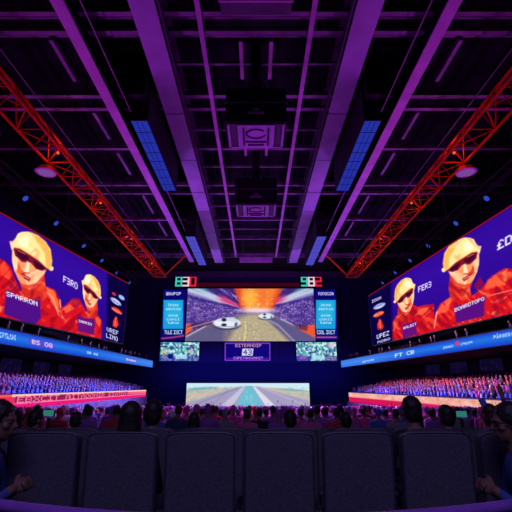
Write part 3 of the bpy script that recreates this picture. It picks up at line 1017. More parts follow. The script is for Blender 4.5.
# header truss with a dull red strip over the main screen
hd = thing('header_beam', 'dark header beam with dull red strip above the main screen', 'beam', (0, 60.2, CZ + 14.6))
MB().bounds((-22.9, 60.3, CZ + 16.2), (22.9, 60.99, CZ + 17.1)).build('beam', M_dim, hd)
a, b2 = wall_rect(188, 282.8, 300, 286.1, 60.7)[0], wall_rect(188, 282.8, 300, 286.1, 60.7)[2]
MB().bounds((a.x, 60.6, b2.z), (b2.x, 61, a.z)).build('red_strip', emat('dull_red_strip', rgb(60, 4, 22), 1), hd)


# ------------------------------------------------------------------ big slanted side screens
def side_plane(s, x):
    """point column on the side screen's plane: t runs from near to far"""
    return None


SN = {-1: (Vector((-16.9, 20.5)), Vector((-14.0, 42.8))), 1: (Vector((16.15, 20.0)), Vector((13.3, 46.5)))}


def side_z(s, t):
    # the picture's top and bottom edges at a fraction t from near to far
    return CZ + 4.25, CZ + 10.55


FACE_CAP = [(15.7, 238), (18, 233.5), (22, 231.9), (28, 231.6), (38, 235.5), (45.6, 241.8), (50.4, 249.5), (52, 261), (50.6, 270), (45.6, 267), (38, 259.6), (28, 253.3), (19, 248.2), (12.7, 247), (11.5, 243)]
FACE = [(12.5, 247), (12, 258), (14, 270), (18, 279), (23, 286), (29, 289.5), (36, 287), (42, 279), (47, 268.5), (50, 262), (40, 252), (22, 244)]


def draw_face(p, mx, my, k=1.0):
    T = lambda pts: [(mx(x), my(y)) for x, y in pts]
    so = .5 * k
    p.poly(T([(14, 266), (22, 290), (20, 300), (44, 300), (46, 290), (44, 272)]), (206, 40, 34), so)            # neck
    p.poly(T(FACE), (250, 150, 96), so)
    p.poly(T([(12.5, 247), (12.2, 262), (15, 272), (19, 268), (18, 254)]), (255, 214, 168), so, .9)
    p.poly(T([(24, 276), (36, 270), (42, 262), (46, 268), (40, 281), (34, 288), (28, 288)]), (255, 196, 150), so, .9)
    p.poly(T([(18, 262), (22, 270), (26, 273), (23, 277), (17, 272)]), (236, 84, 52), so)
    p.poly(T([(20, 283), (24, 288), (34, 289), (42, 281), (44, 274), (36, 283), (28, 285)]), (224, 60, 44), so, .85)
    # wraparound glasses
    p.poly(T([(13, 247), (20, 248.5), (30, 255), (40, 261), (49, 266.5), (48.5, 269), (42, 271), (36, 269), (31, 263), (27, 262.5), (22, 262), (15, 255.5)]), (120, 18, 44), so)
    p.poly(T([(16, 250), (22, 252), (29, 257), (28, 260.5), (22, 260), (17, 255)]), (64, 6, 44), so)
    p.poly(T([(33, 260), (40, 263.5), (47, 267.5), (42, 269.6), (36, 267.5)]), (64, 6, 44), so)
    p.line(T([(18, 250.5), (25, 254)]), .7 * k, (240, 120, 90), .8)
    # nose and mouth
    p.poly(T([(27, 261), (30, 263), (29, 272), (24, 272)]), (255, 226, 190), so, .9)
    p.line(T([(24, 272.5), (29.5, 273.2)]), .8 * k, (196, 40, 40))
    p.poly(T([(21, 272.8), (26, 275.5), (31, 278.5), (29, 281.5), (24, 278.5)]), (150, 14, 40), so)
    p.line(T([(23, 275.6), (29, 279)]), .7 * k, (250, 190, 170), .9)
    # cap with a darker right side
    p.poly(T(FACE_CAP), (255, 226, 150), so)
    p.poly(T([(30, 231.8), (38, 235.5), (45.6, 241.8), (50.4, 249.5), (52, 261), (50.6, 270), (46, 266), (45, 254), (38, 243)]), (250, 178, 84), 1.0 * k)
    p.poly(T([(18, 240), (24, 235.5), (30, 238), (27, 247), (20, 246)]), (255, 246, 206), 1.5 * k, .9)
    p.line(T([(12.7, 247.6), (20, 248.6), (28, 253.6), (38, 260), (45.6, 267.3), (50.6, 270.5)]), .9 * k, (212, 106, 56), .9)
    p.poly(T([(9.5, 241.5), (13, 241), (14, 248), (11.6, 250)]), (255, 210, 170), so)                            # ear
    p.ell(mx(51.6), my(268.5), 1.9 * k, 2.2 * k, (255, 220, 180), 0, so)


for s in (-1, 1):
    n, f = SN[s]
    zt, zb = CZ + 10.62, CZ + 4.22
    A = lambda v, z: Vector((v.x, v.y, z))
    # the far end stands a little higher on the picture than the near end
    if s < 0:
        tl, tr, br, bl = A(n, CZ + 10.55), A(f, CZ + 10.62), A(f, CZ + 4.25), A(n, CZ + 4.2)
    else:
        tl, tr, br, bl = A(f, CZ + 10.05), A(n, CZ + 10.65), A(n, CZ + 4.2), A(f, CZ + 4.4)
    p = Pic(tl, tr, br, bl, 420, 190)
    X, Y = p.X, p.Y
    if s > 0:
        pass
    p.fill((44, 8, 140))
    u = p.U if s < 0 else 1 - p.U
    p.blend(np.clip((u - .55) * 1.4, 0, .5), (22, 4, 128))
    p.blend(np.clip(1 - np.abs(p.V - .25) / .4, 0, 1) * .35, (62, 16, 176))
    if s < 0:
        # nearer driver, at the left
        p.poly([(-20, 262), (-2, 258), (5, 261), (11, 268), (14, 276), (20, 290), (44, 292), (46, 286), (55, 290), (60, 300), (63, 312), (62, 334), (-20, 330)], (208, 18, 30), .6)
        p.poly([(-8, 262), (4, 262), (10, 270), (12, 280), (2, 276)], (250, 70, 46), 1, .9)
        p.poly([(46, 287), (54, 291), (59, 302), (58, 312), (50, 300)], (255, 120, 70), .9, .9)
        p.line([(60, 300), (61.5, 324)], 1.1, (255, 210, 170), .8, .6)
        p.line([(44, 290), (53, 298), (59, 316)], .8, (255, 200, 160), .7, .6)
        p.poly([(12, 276), (17, 290), (16, 300), (8, 292)], (150, 10, 50), .8, .7)
        p.poly([(6, 290), (20, 296), (40, 300), (41, 318), (34, 326), (4, 314)], (74, 14, 128), .8)
        p.line([(20, 292), (26, 296), (40, 298)], 1, (255, 110, 80), .9)
        draw_face(p, lambda x: x, lambda y: y, 1.0)
        p.text('SPARRON', (6.2, 291.2), (37.2, 301.6), 4.6, (250, 236, 250), 1, (.06, 1))
        # farther driver
        p.poly([(59, 309), (66, 305), (72, 299), (80, 300), (86, 311), (94, 314), (99, 316), (102, 323), (101, 342), (59, 330)], (208, 18, 32), .5)
        p.poly([(72, 298), (79, 298), (82, 304), (76, 308), (72, 304)], (150, 14, 60), .6, .8)
        p.poly([(62, 309), (70, 304), (74, 309), (66, 313)], (255, 112, 70), .7, .8)
        p.poly([(95, 315), (101, 320), (100, 328), (96, 322)], (255, 100, 60), .7, .8)
        p.poly([(77, 314), (84, 318), (95, 319), (94, 335), (78, 331)], (96, 16, 118), .6)
        draw_face(p, lambda x: 84.4 + (x - 15.7) * .45, lambda y: 274.4 + (y - 231.7) * .63, .55)
        p.text('SARRIN', (78.6, 319.6), (91.6, 323.2), 2.6, (246, 230, 250), 1, (.06, 1))
        p.text('F3R0', (63.4, 275.6), (77.6, 283.2), 6.4, (236, 226, 255), 1, (-.02, 1))
        # far column of small emblems
        p.poly([(108, 265), (132, 280), (132, 350), (107, 341)], (9, 2, 52), 2, .95)
        p.ell(121.6, 297.5, 3.6, 1.8, (150, 180, 245), 38)
        p.ell(115.8, 301.6, 6.2, 2.2, (196, 206, 250), 36)
        p.text('OMO', (111.6, 298.0), (119.8, 304), 2.2, (40, 30, 140), .8)
        p.ell(116.8, 310.6, 6.0, 2.0, (238, 62, 44), 33)
        p.line([(112, 308.5), (121, 313.6)], .8, (255, 190, 150), .7)
        p.poly([(115.6, 316), (117.4, 318), (118.4, 325), (116.2, 328), (112.8, 326), (113.2, 321)], (240, 52, 40), .5)
        p.line([(116, 318), (115, 325)], .8, (255, 170, 120), .7)
        p.text('VREF', (106.8, 327.0), (118.4, 331.2), 4.4, (205, 215, 255), 1)
        p.text('LIMO', (106.3, 332.9), (117.6, 337.1), 4.4, (205, 215, 255), 1)
        p.ell(114, 294, 2.4, 1.2, (200, 50, 60), 40)
    else:
        p.poly([(540, 268), (520, 270), (505, 268), (492, 276), (480, 290), (470, 297), (452, 296), (440, 304), (434, 316), (431, 340), (540, 318)], (208, 18, 30), .6)
        p.poly([(520, 271), (500, 272), (488, 280), (484, 290), (500, 286)], (255, 96, 56), 1.2, .9)
        p.poly([(452, 296), (442, 303), (436, 314), (448, 312)], (255, 96, 60), .9, .9)
        p.line([(437, 312), (434, 328)], 1.1, (255, 214, 176), .8, .6)
        p.line([(478, 290), (488, 296), (512, 290)], .8, (255, 196, 150), .7, .6)
        p.poly([(454, 306), (470, 303), (485, 295), (484, 316), (456, 323)], (84, 14, 122), .8)
        p.poly([(480, 276), (484, 284), (478, 292), (474, 286)], (160, 12, 48), .8, .7)
        draw_face(p, lambda x: 489.9 - .9 * (x - 0) * 1.0, lambda y: 237.6 + (y - 231.7) * .88, .95)
        p.text('BOARDTOPO', (454.6, 308.4), (484.0, 296.6), 3.6, (250, 236, 250), 1, (.04, 1))
        p.text('£DN', (497.0, 241.8), (520, 229.5), 8.6, (246, 240, 255), 1, (.02, 1))
        # farther driver
        p.poly([(434, 304), (424, 305), (418, 307), (412, 304), (402, 312), (396, 316), (392.5, 322), (392, 345), (434, 334)], (208, 18, 32), .5)
        p.poly([(431, 306), (420, 309), (414, 316), (424, 314)], (255, 112, 70), .7, .8)
        p.poly([(397, 316), (393.5, 322), (394, 330), (399, 322)], (255, 100, 60), .7, .8)
        p.poly([(402, 325), (416, 321), (417, 334), (403, 339)], (96, 16, 118), .6)
        draw_face(p, lambda x: 412.3 - (x - 15.7) * .49, lambda y: 277.8 + (y - 231.7) * .65, .6)
        p.text('BALBIT', (403.4, 327.0), (416.2, 322.6), 2.5, (246, 230, 250), 1, (.04, 1))
        p.text('FER3', (418.2, 286.8), (431.2, 281.0), 5.6, (240, 228, 255), 1, (.02, 1))
        p.poly([(391, 280), (364, 290), (364, 352), (392.5, 345)], (9, 2, 60), 2, .95)
        p.text('IOON', (371.8, 300.3), (381, 296.2), 2.8, (220, 222, 255), 1)
        p.ell(379.4, 306, 6.2, 2.2, (196, 206, 250), -24)
        p.text('OMO', (375, 306.2), (383.4, 302.6), 2.2, (40, 30, 140), .8)
        p.ell(378.6, 314.2, 5.6, 2.2, (242, 84, 44), -24)
        p.line([(374, 316), (383, 312.2)], .8, (255, 200, 150), .7)
        p.poly([(379.4, 318.6), (381.4, 320), (383.6, 327), (381.2, 330), (377.6, 329.4), (377.4, 324)], (240, 52, 40), .5)
        p.line([(380, 321), (380.6, 328)], .8, (255, 170, 120), .7)
        p.text('UPEZ', (376.8, 334.8), (389, 330.6), 4.4, (220, 222, 255), 1)
        p.text('nomo', (377.6, 340.2), (390, 336.4), 3.4, (200, 206, 255), 1)
    # folds and highlights of the suits and faces
    red = np.clip((p.img[..., 0] - p.img[..., 1] - p.img[..., 2] * .6 - .35) * 4, 0, 1)
    sx = s * -1
    nA = vnoise(X * .9 + sx * Y * .8 + 400, Y * .35 - sx * X * .3 + 400, 3.2, 71)
    nB = vnoise(X * .8 - sx * Y * .9 + 900, Y * .4 + sx * X * .4 + 500, 4.0, 72)
    p.blend(red * np.clip((nA - .64) * 5, 0, 1) * .5, (255, 104, 52))
    p.blend(red * np.clip((nB - .78) * 7, 0, 1) * .6, (255, 176, 120))
    p.blend(red * np.clip((.42 - nA) * 5, 0, 1) * .75, (150, 6, 36))
    warm = np.clip((p.img[..., 1] - .42) * 5, 0, 1) * np.clip((.8 - p.img[..., 2]) * 6, 0, 1)
    p.blend(warm * np.clip((nB - .6) * 4, 0, 1) * .35, (255, 250, 226))
    p.blend(warm * np.clip((.36 - nA) * 5, 0, 1) * .35, (236, 112, 60))
    d = (f - n).normalized()
    out = Vector((-s * abs(d.y), -abs(d.x), 0))
    M_rim = mat('red_edged_frame', (0.5, 0.02, 0.03), .5)
    t = screen_thing('side_screen', 'huge slanted screen on the %s wall showing two drivers in caps and red suits' % side[s], 'screen', p, out, .6, .10, 1.15, None, M_black)
    # lit red edge strip along the top
    mm = MB()
    o = out * .03
    a, b2 = (tl, tr)
    e = Vector((0, 0, 1))
    vs = [a + e * .02 + o, b2 + e * .02 + o, b2 + e * .10 + o, a + e * .10 + o]
    vs += [v - o - out * .02 for v in vs]
    mm.add(vs, [(0, 1, 2, 3), (7, 6, 5, 4), (0, 4, 5, 1), (1, 5, 6, 2), (2, 6, 7, 3), (3, 7, 4, 0)])
    mm.build('edge_strip', emat('red_edge_light', rgb(150, 12, 40), 1), t)
    for k in range(5):
        q = n.lerp(f, .08 + .21 * k)
        q3 = Vector((q.x, q.y, CZ + 9)) - out * .5
        MB().tube(q3, (q3.x, q3.y, ROOF - .01), .05, n=6).build('hanger_rod', M_black, t)
        MB().tube(q3, (s * (HW - .01), q3.y, CZ + 9), .05, n=6).build('support_strut', M_black, t)


# ------------------------------------------------------------------ ribbon boards on the balcony fronts, barrier boards below
for s in (-1, 1):
    y0, y1 = 17.5, 57.0
    x0, x1 = s * (bal_x(y0, s) - .12), s * (bal_x(y1, s) - .12)
    z0, z1 = CZ + 2.42, CZ + 3.30
    a, b2 = Vector((x0, y0, z1)), Vector((x1, y1, z1))
    if s < 0:
        p = Pic(a, b2, Vector((x1, y1, z0)), Vector((x0, y0, z0)), 500, 22)
    else:
        p = Pic(b2, a, Vector((x0, y0, z0)), Vector((x1, y1, z0)), 500, 22)
    X, Y, V = p.X, p.Y, p.V
    p.fill((24, 92, 205))
    p.blend(np.clip(1 - V / .25, 0, 1), (30, 60, 190))
    p.blend(np.clip((V - .7) / .3, 0, 1) * .8, (20, 50, 190))
    p.blend(np.clip(1 - np.abs(V - .45) / .25, 0, 1) * .45, (52, 130, 230))
    xm = X if s < 0 else 512 - X
    p.blend(np.clip((xm - 90) / 60, 0, 1) * .5, (90, 150, 235))
    if s < 0:
        p.text('DITTLUX', (-4, 331.6), (15.5, 335.2), 5.0, (205, 225, 255))
        p.poly([(29, 337.5), (54, 343), (54, 349.5), (29, 344.6)], (96, 60, 190), .6, .8)
        p.text('BS 08', (32, 339.4), (52.5, 343.8), 4.2, (240, 215, 255), 1)
        p.text('se es', (87, 350.4), (98, 352.8), 3, (210, 230, 255))
        p.poly([(125, 356), (137, 359), (137, 363.2), (125, 360.4)], (90, 90, 200), .6, .7)
        p.text('somn', (126, 357.4), (136, 359.8), 2.6, (225, 220, 255))
    else:
        p.text('pleasix', (493.5, 334.2), (513, 330.6), 4.6, (205, 225, 255))
        p.text('semo', (443, 346), (453, 343.8), 3.2, (190, 215, 255), .9)
        p.ell(457.5, 343.3, 2.1, 2.4, (225, 50, 110), 0, .5, .9)
        p.text('onoem', (461, 342.4), (472, 340), 3.2, (190, 215, 255), .9)
        p.text('FT CB', (395, 354.0), (414, 350), 3.6, (225, 235, 255))
        p.text('anom', (362, 360.6), (374, 358), 2.4, (210, 225, 255), .8)
    out = Vector((-s * abs(y1 - y0), -abs(x1 - x0), 0))
    screen_thing('ribbon_board', 'long thin blue light ribbon along the %s balcony front' % side[s], 'display', p, out, .1, .05, 1.15)

    # barrier boards: pale upper line, red-pink band, hot pink foot
    zt, zb = LED[s]
    y0, y1 = 17.0, 54.4
    xa, xb = s * (BARX - .04 + bar_dx(y0, s)), s * (BARX - .04 + bar_dx(y1, s))
    P0 = [Vector((xa, y0, zt)), Vector((xb, y1, zt)), Vector((xb, y1, zb)), Vector((xa, y0, zb))]
    p = Pic(P0[0], P0[1], P0[2], P0[3], 500, 26) if s < 0 else Pic(P0[1], P0[0], P0[3], P0[2], 500, 26)
    X, Y, V = p.X, p.Y, p.V
    xm = X if s < 0 else 512 - X
    far = np.clip(xm / 145, 0, 1)
    if s < 0:
        p.fill((226, 44, 104))
        p.blend((V < .16) * 1.0, (250, 196, 190))
        p.blend(np.clip((V - .64) / .06, 0, 1), (236, 22, 122))
        p.blend(np.clip(1 - np.abs(V - .63) / .07, 0, 1) * np.clip((X - 12) / 6, 0, 1), (255, 150, 200))
        p.blend(np.clip(far - .6, 0, 1) * 1.2 * (V < .5), (250, 190, 170))
        # big dull red letters, growing with the nearness
        word = 'EBXCIT AITAOOMIR EIATEA'
        B = bitmap(word)
        nr, nc = B.shape
        yy = p.P[..., 1]
        ty = (yy - 25.2) / (46.0 - 25.2)
        ii = (ty * nc).astype(int)
        jj = ((V - .18) / .40 * nr).astype(int)
        ok = (ty >= 0) & (ii < nc) & (jj >= 0) & (jj < nr)
        val = np.where(ok, B[np.clip(jj, 0, nr - 1), np.clip(ii, 0, nc - 1)], 0)
        inband = (yy > 25.0) & (yy < 46.5) & (V > .15) & (V < .60)
        p.blend(inband * .75, (120, 22, 70))
        p.blend(val * .95, (252, 120, 165))
        p.blend((yy < 24.6) * (V < .6) * .7, (236, 40, 60))
    else:
        p.fill((214, 20, 88))
        p.blend((V < .45) * 1.0, (236, 168, 150))
        n = vnoise(X, Y, 3, 61)
        p.blend((V < .45) * np.clip((n - .5) * 2.5, 0, 1) * .6, (250, 214, 200))
        p.blend((V < .45) * np.clip((.4 - n) * 2.5, 0, 1) * .6, (200, 110, 120))
        p.blend(np.clip(1 - np.abs(V - .46) / .06, 0, 1) * .8, (255, 160, 150))
        p.blend((V > .85) * .6, (150, 14, 90))
        p.blend((V < .07) * .9, (60, 50, 130))
    screen_thing('barrier_board', 'lit pink and %s board along the foot of the %s stand' % ('red lettered' if s < 0 else 'cream', side[s]), 'display', p, Vector((-s * abs(y1 - y0), -abs(xb - xa), 0)), .07, .04, 1.05)


# ------------------------------------------------------------------ people
def ellipsoid(mb, c, r, rot=None, nu=14, nv=9):
    c = Vector(c)
    vs, fs = [], []
    for j in range(nv + 1):
        ph = math.pi * j / nv - math.pi / 2
        for i in range(nu):
            th = 2 * math.pi * i / nu
            p = Vector((r[0] * math.cos(ph) * math.cos(th), r[1] * math.cos(ph) * math.sin(th), r[2] * math.sin(ph)))
            vs.append(c + (rot @ p if rot is not None else p))
    for j in range(nv):
        for i in range(nu):
            k = (i + 1) % nu
            fs.append((j * nu + i, j * nu + k, (j + 1) * nu + k, (j + 1) * nu + i))
    mb.add(vs, fs)


def limb(mb, a, b, r0, r1):
    mb.tube(a, b, r0, r1, 12)
    ellipsoid(mb, a, (r0, r0, r0), None, 10, 6)
    ellipsoid(mb, b, (r1, r1, r1), None, 10, 6)


def hand(mb, wrist, d, palm_n, side_s, curl=.5, k=1.0):
    """palm, four unequal curled fingers and a thumb leaving the side of the palm"""
    d = Vector(d).normalized()
    n = Vector(palm_n)
    n = (n - d * n.dot(d)).normalized()
    w = d.cross(n) * side_s
    wrist = Vector(wrist)
    rot = Matrix((w, d, n)).transposed()
    ellipsoid(mb, wrist + d * .05 * k, (.042 * k, .056 * k, .019 * k), rot)
    for i, L in enumerate((.070, .078, .072, .056)):
        b = wrist + d * .088 * k + w * (.030 - .020 * i) * k
        p1 = b + (d * math.cos(curl * .6) + n * math.sin(curl * .6)) * L * .5 * k
        p2 = p1 + (d * math.cos(curl * 1.6) + n * math.sin(curl * 1.6)) * L * .32 * k
        p3 = p2 + (d * math.cos(curl * 2.4) + n * math.sin(curl * 2.4)) * L * .25 * k
        limb(mb, b - d * .02 * k, p1, .0098 * k, .009 * k)
        limb(mb, p1, p2, .009 * k, .0085 * k)
        limb(mb, p2, p3, .0085 * k, .0075 * k)
    t0 = wrist + d * .03 * k + w * .034 * k
    t1 = t0 + (d * .6 + w * .7 + n * .25).normalized() * .036 * k
    t2 = t1 + (d * .9 + w * .2 + n * .3).normalized() * .030 * k
    limb(mb, t0, t1, .012 * k, .0105 * k)
    limb(mb, t1, t2, .0105 * k, .009 * k)


def person_mesh(name, pose, voxel=.02, keep=1.0, turn=0.0, tilt=0.0, hairy=1.0):
    """one continuous body facing +y, standing or seated on z = 0"""
    mb = MB()
    V3 = Vector
    sit = pose.startswith('seat')
    pz = .55 if sit else .95
    lean = .05 if sit else .02
    pel = V3((0, 0, pz))
    ch = V3((0, -.02 + lean, pz + .33))
    nk = V3((0, .00 + lean, pz + .50))
    hc = V3((0, .03 + lean, pz + .645))
    ellipsoid(mb, pel, (.165, .12, .13))
    ellipsoid(mb, (pel + ch) / 2, (.145, .105, .2))
    ellipsoid(mb, ch + V3((0, 0, .02)), (.175, .115, .17))
    limb(mb, ch + V3((-.15, 0, .09)), ch + V3((.15, 0, .09)), .066, .066)
    limb(mb, nk - V3((0, 0, .06)), hc - V3((0, .02, .06)), .062, .052)
    for s in (-1, 1):
        hip = pel + V3((s * .09, 0, -.02))
        if sit:
            kn, an = V3((s * .11, .44, .50)), V3((s * .12, .42, .10))
        else:
            kn, an = V3((s * .10, .03, .50)), V3((s * .11, 0, .09))
        limb(mb, hip, kn, .095, .060)
        limb(mb, kn, an, .060, .042)
        limb(mb, an + V3((0, -.03, -.04)), an + V3((s * .02, .15, -.055)), .046, .034)
        sh = ch + V3((s * .195, 0, .085))
        up = (pose in ('stand_arms_up',)) or (pose in ('stand_arm_up', 'seat_arm_up') and s > 0)
        if up:
            el = sh + V3((s * .12, .10, .20))
            wr = el + V3((-s * .03, .06, .25))
            dh, pn = V3((0, .1, 1)), V3((0, 1, 0))
        elif pose == 'seat_clasp':
            el = sh + V3((s * .05, .05, -.27))
            wr = V3((s * .07, .25, pz + .27))
            dh, pn = V3((-s * .7, .6, .2)), V3((-s * .3, -.6, -.4))
        elif sit:
            el = sh + V3((s * .06, .06, -.27))
            wr = V3((s * .10, .30, pz + .10))
            dh, pn = V3((-s * .2, 1, -.15)), V3((0, -.15, -1))
        elif pose == 'stand_phone':
            el = sh + V3((s * .04, .08, -.26))
            wr = sh + V3((-s * .10, .30, -.05))
            dh, pn = V3((-s * .3, .3, 1)), V3((-s, .2, 0))
        else:
            el = sh + V3((s * .06, -.02, -.29))
            wr = el + V3((-s * .02, .10, -.24))
            dh, pn = V3((0, .15, -1)), V3((-s, 0, 0))
        limb(mb, sh, el, .056, .043)
        limb(mb, el, wr, .043, .029)
        hand(mb, wr, dh, pn, -s if up else s, .55, 1.0)
    nb = len(mb.v)
    # head: skull, jaw, brow, nose, ears
    hb = MB()
    ellipsoid(hb, (0, -.012, .03), (.078, .098, .098), None, 18, 12)
    ellipsoid(hb, (0, .030, -.045), (.056, .062, .070), None, 14, 10)
    ellipsoid(hb, (0, .058, -.092), (.026, .024, .022))
    ellipsoid(hb, (0, .078, .018), (.050, .020, .014))
    limb(hb, (0, .088, .004), (0, .108, -.030), .010, .014)
    ellipsoid(hb, (0, .084, -.060), (.026, .014, .007))
    ellipsoid(hb, (0, .082, -.073), (.022, .014, .008))
    for s in (-1, 1):
        ellipsoid(hb, (s * .082, -.008, -.012), (.012, .022, .034))
        ellipsoid(hb, (s * .046, .062, -.022), (.022, .022, .020))
    rot = Matrix.Rotation(turn, 3, 'Z') @ Matrix.Rotation(-tilt, 3, 'X')
    n0 = len(mb.v)
    mb.add([hc + rot @ Vector(v) for v in hb.v], hb.f)
    me = bpy.data.meshes.new(name)
    me.from_pydata(mb.v, [], mb.f)
    o = bpy.data.objects.new('tmp', me)
    COL.objects.link(o)
    r = o.modifiers.new('r', 'REMESH')
    r.mode = 'VOXEL'
    r.voxel_size = voxel
    sm = o.modifiers.new('s', 'SMOOTH')
    sm.factor, sm.iterations = .5, 2
    if keep < 1:
        d = o.modifiers.new('d', 'DECIMATE')
        d.ratio = keep
    dg = bpy.context.evaluated_depsgraph_get()
    out = bpy.data.meshes.new_from_object(o.evaluated_get(dg))
    bpy.data.objects.remove(o)
    out.name = name
    out.materials.clear()
    for mm in (M_shirt, M_skin, M_hair, M_trouser, M_shoe):
        out.materials.append(mm)
    inv = rot.inverted()
    for pl in out.polygons:
        pl.use_smooth = True
        c = pl.center
        h = inv @ (c - hc)
        k = 0
        if h.length < .155 and c.z > nk.z + .02:
            k = 1
            if hairy and (h.z > .055 or (h.y < -.015 and h.z > -.075 and abs(h.x) < .079) or (h.y < .03 and h.z > .03)):
                k = 0 if hairy == 2 else 2
        elif c.z > nk.z - .015 and abs(c.x) < .075:
            k = 1
        elif c.z < .085:
            k = 4
        elif c.z < pz - .06 or (sit and c.y > .12 and c.z < pz + .045):
            k = 3
        pl.material_index = k
    # hands are skin
    hands = []
    for s in (-1, 1):
        up = (pose == 'stand_arms_up') or (pose in ('stand_arm_up', 'seat_arm_up') and s > 0)
        sh = ch + V3((s * .195, 0, .085))
        if up:
            hands.append((sh + V3((s * .09, .17, .54)), .13))
        elif pose == 'seat_clasp':
            hands.append((V3((s * .03, .30, pz + .28)), .10))
        elif sit:
            hands.append((V3((s * .085, .39, pz + .08)), .10))
        elif pose == 'stand_phone':
            hands.append((sh + V3((-s * .13, .33, .04)), .11))
        else:
            hands.append((sh + V3((s * .04, .10, -.62)), .11))
    for pl in out.polygons:
        for hp, rr in hands:
            if (pl.center - hp).length < rr and pl.material_index in (0, 3) and (not sit or pl.center.z > pz + .01):
                pl.material_index = 1
    return out


EYE_W = mat('eye_white', (.12, .11, .11), .4, vary=.05)


def add_hair(root, hc, turn, long=False, name='hair', mt=None):
    mb = MB()
    rot = Matrix.Rotation(turn, 3, 'Z')
    ellipsoid(mb, (0, -.022, .045), (.090, .103, .098), None, 18, 12)
    ellipsoid(mb, (0, -.055, -.01), (.084, .066, .085), None, 16, 10)
    if long:
        ellipsoid(mb, (0, -.07, -.10), (.085, .05, .13), None, 16, 10)
        for s in (-1, 1):
            ellipsoid(mb, (s * .072, -.03, -.06), (.022, .045, .11))
    mb.v = [tuple(hc + rot @ Vector(v)) for v in mb.v]
    me = bpy.data.meshes.new(name)
    me.from_pydata(mb.v, [], mb.f)
    o = bpy.data.objects.new(name, me)
    COL.objects.link(o)
    r = o.modifiers.new('r', 'REMESH')
    r.mode, r.voxel_size = 'VOXEL', .011
    sm = o.modifiers.new('s', 'SMOOTH')
    sm.factor, sm.iterations = .5, 2
    tx = bpy.data.textures.get('hair_waves') or bpy.data.textures.new('hair_waves', 'CLOUDS')
    tx.noise_scale = .03
    dm = o.modifiers.new('d', 'DISPLACE')
    dm.texture, dm.strength, dm.mid_level = tx, .014, .5
    dg = bpy.context.evaluated_depsgraph_get()
    o.data = bpy.data.meshes.new_from_object(o.evaluated_get(dg))
    o.modifiers.clear()
    o.data.materials.clear()
    o.data.materials.append(mt or M_hair)
    for pl in o.data.polygons:
        pl.use_smooth = True
    o.parent = root
    return o


HC = {True: Vector((0, .08, 1.195)), False: Vector((0, .05, 1.595))}
_cache = {}


def pmesh(pose, voxel, keep, turn, tilt=0.0, hairy=1):
    key = (pose, voxel, keep, round(turn, 2), hairy)
    if key not in _cache:
        _cache[key] = person_mesh('person_body', pose, voxel, keep, turn, tilt, hairy)
    return _cache[key]


def near_person(px, top, Y, pose, label, shirt, rz=0.0, turn=0.0, long=False, glasses=False, hair_mat=None, detail=.012, x=None, group=None, row=None):
    """a spectator whose head top shows at (px, top), Y metres ahead"""
    w = pt(px, top, Y)
    sit = pose.startswith('seat')
    hh = HC[sit].z + .125
    off = Matrix.Rotation(rz, 3, 'Z') @ Vector((HC[sit].x, HC[sit].y, 0))
    me = pmesh(pose, detail, .45, turn, 0, 0)
    o = bpy.data.objects.new('person', me)
    COL.objects.link(o)
    fz = CZ + ROWZ[row]
    k = min(1.08, max(.93, (w.z - fz) / hh))          # small and tall people
    xx, yy = w.x - off.x, Y - off.y
    if abs(rz) < .2:
        # takes the nearest seat of the row
        x0, pitch = ROWX[row]
        sx = x0 + pitch * round((xx - x0) / pitch)
        xx, yy = sx + max(-.06, min(.06, xx - sx)), ROWY[row] + .01
    o.location = (xx, yy, fz)
    o.scale = (k, k, k)
    o.rotation_euler = (0, 0, rz)
    o.color = (*shirt, 1)
    tag(o, label, 'person', group)
    add_hair(o, HC[sit], turn, long, 'hair', hair_mat)
    if glasses:
        mb = MB()
        for s in (-1, 1):
            c = Vector((s * .034, .098, .004))
            mb.path([c + Vector((.028 * math.cos(a), 0, .020 * math.sin(a))) for a in np.linspace(0, 2 * math.pi, 17)], .0028, 6)
            mb.tube((s * .062, .096, .008), (s * .086, -.01, .006), .0025, n=6)
        mb.tube((-.008, .1, .008), (.008, .1, .008), .0025, n=6)
        rot = Matrix.Rotation(turn, 3, 'Z')
        mb.v = [tuple(HC[sit] + rot @ Vector(v)) for v in mb.v]
        g = mb.build('glasses', M_black)
        g.parent = o
    mb = MB()
    for s in (-1, 1):
        ellipsoid(mb, (s * .033, .079, .002), (.012, .008, .008))
    rot = Matrix.Rotation(turn, 3, 'Z')
    mb.v = [tuple(HC[sit] + rot @ Vector(v)) for v in mb.v]
    e = mb.build('eyes', EYE_W)
    e.parent = o
    return o


NTH = ['first', 'second', 'third', 'fourth', 'fifth', 'sixth', 'seventh', 'eighth', 'ninth', 'tenth', 'eleventh', 'twelfth', 'thirteenth', 'fourteenth', 'fifteenth', 'sixteenth', 'seventeenth',
       'eighteenth', 'nineteenth', 'twentieth', 'twenty-first', 'twenty-second', 'twenty-third', 'twenty-fourth', 'twenty-fifth', 'twenty-sixth', 'twenty-seventh', 'twenty-eighth', 'twenty-ninth', 'thirtieth']

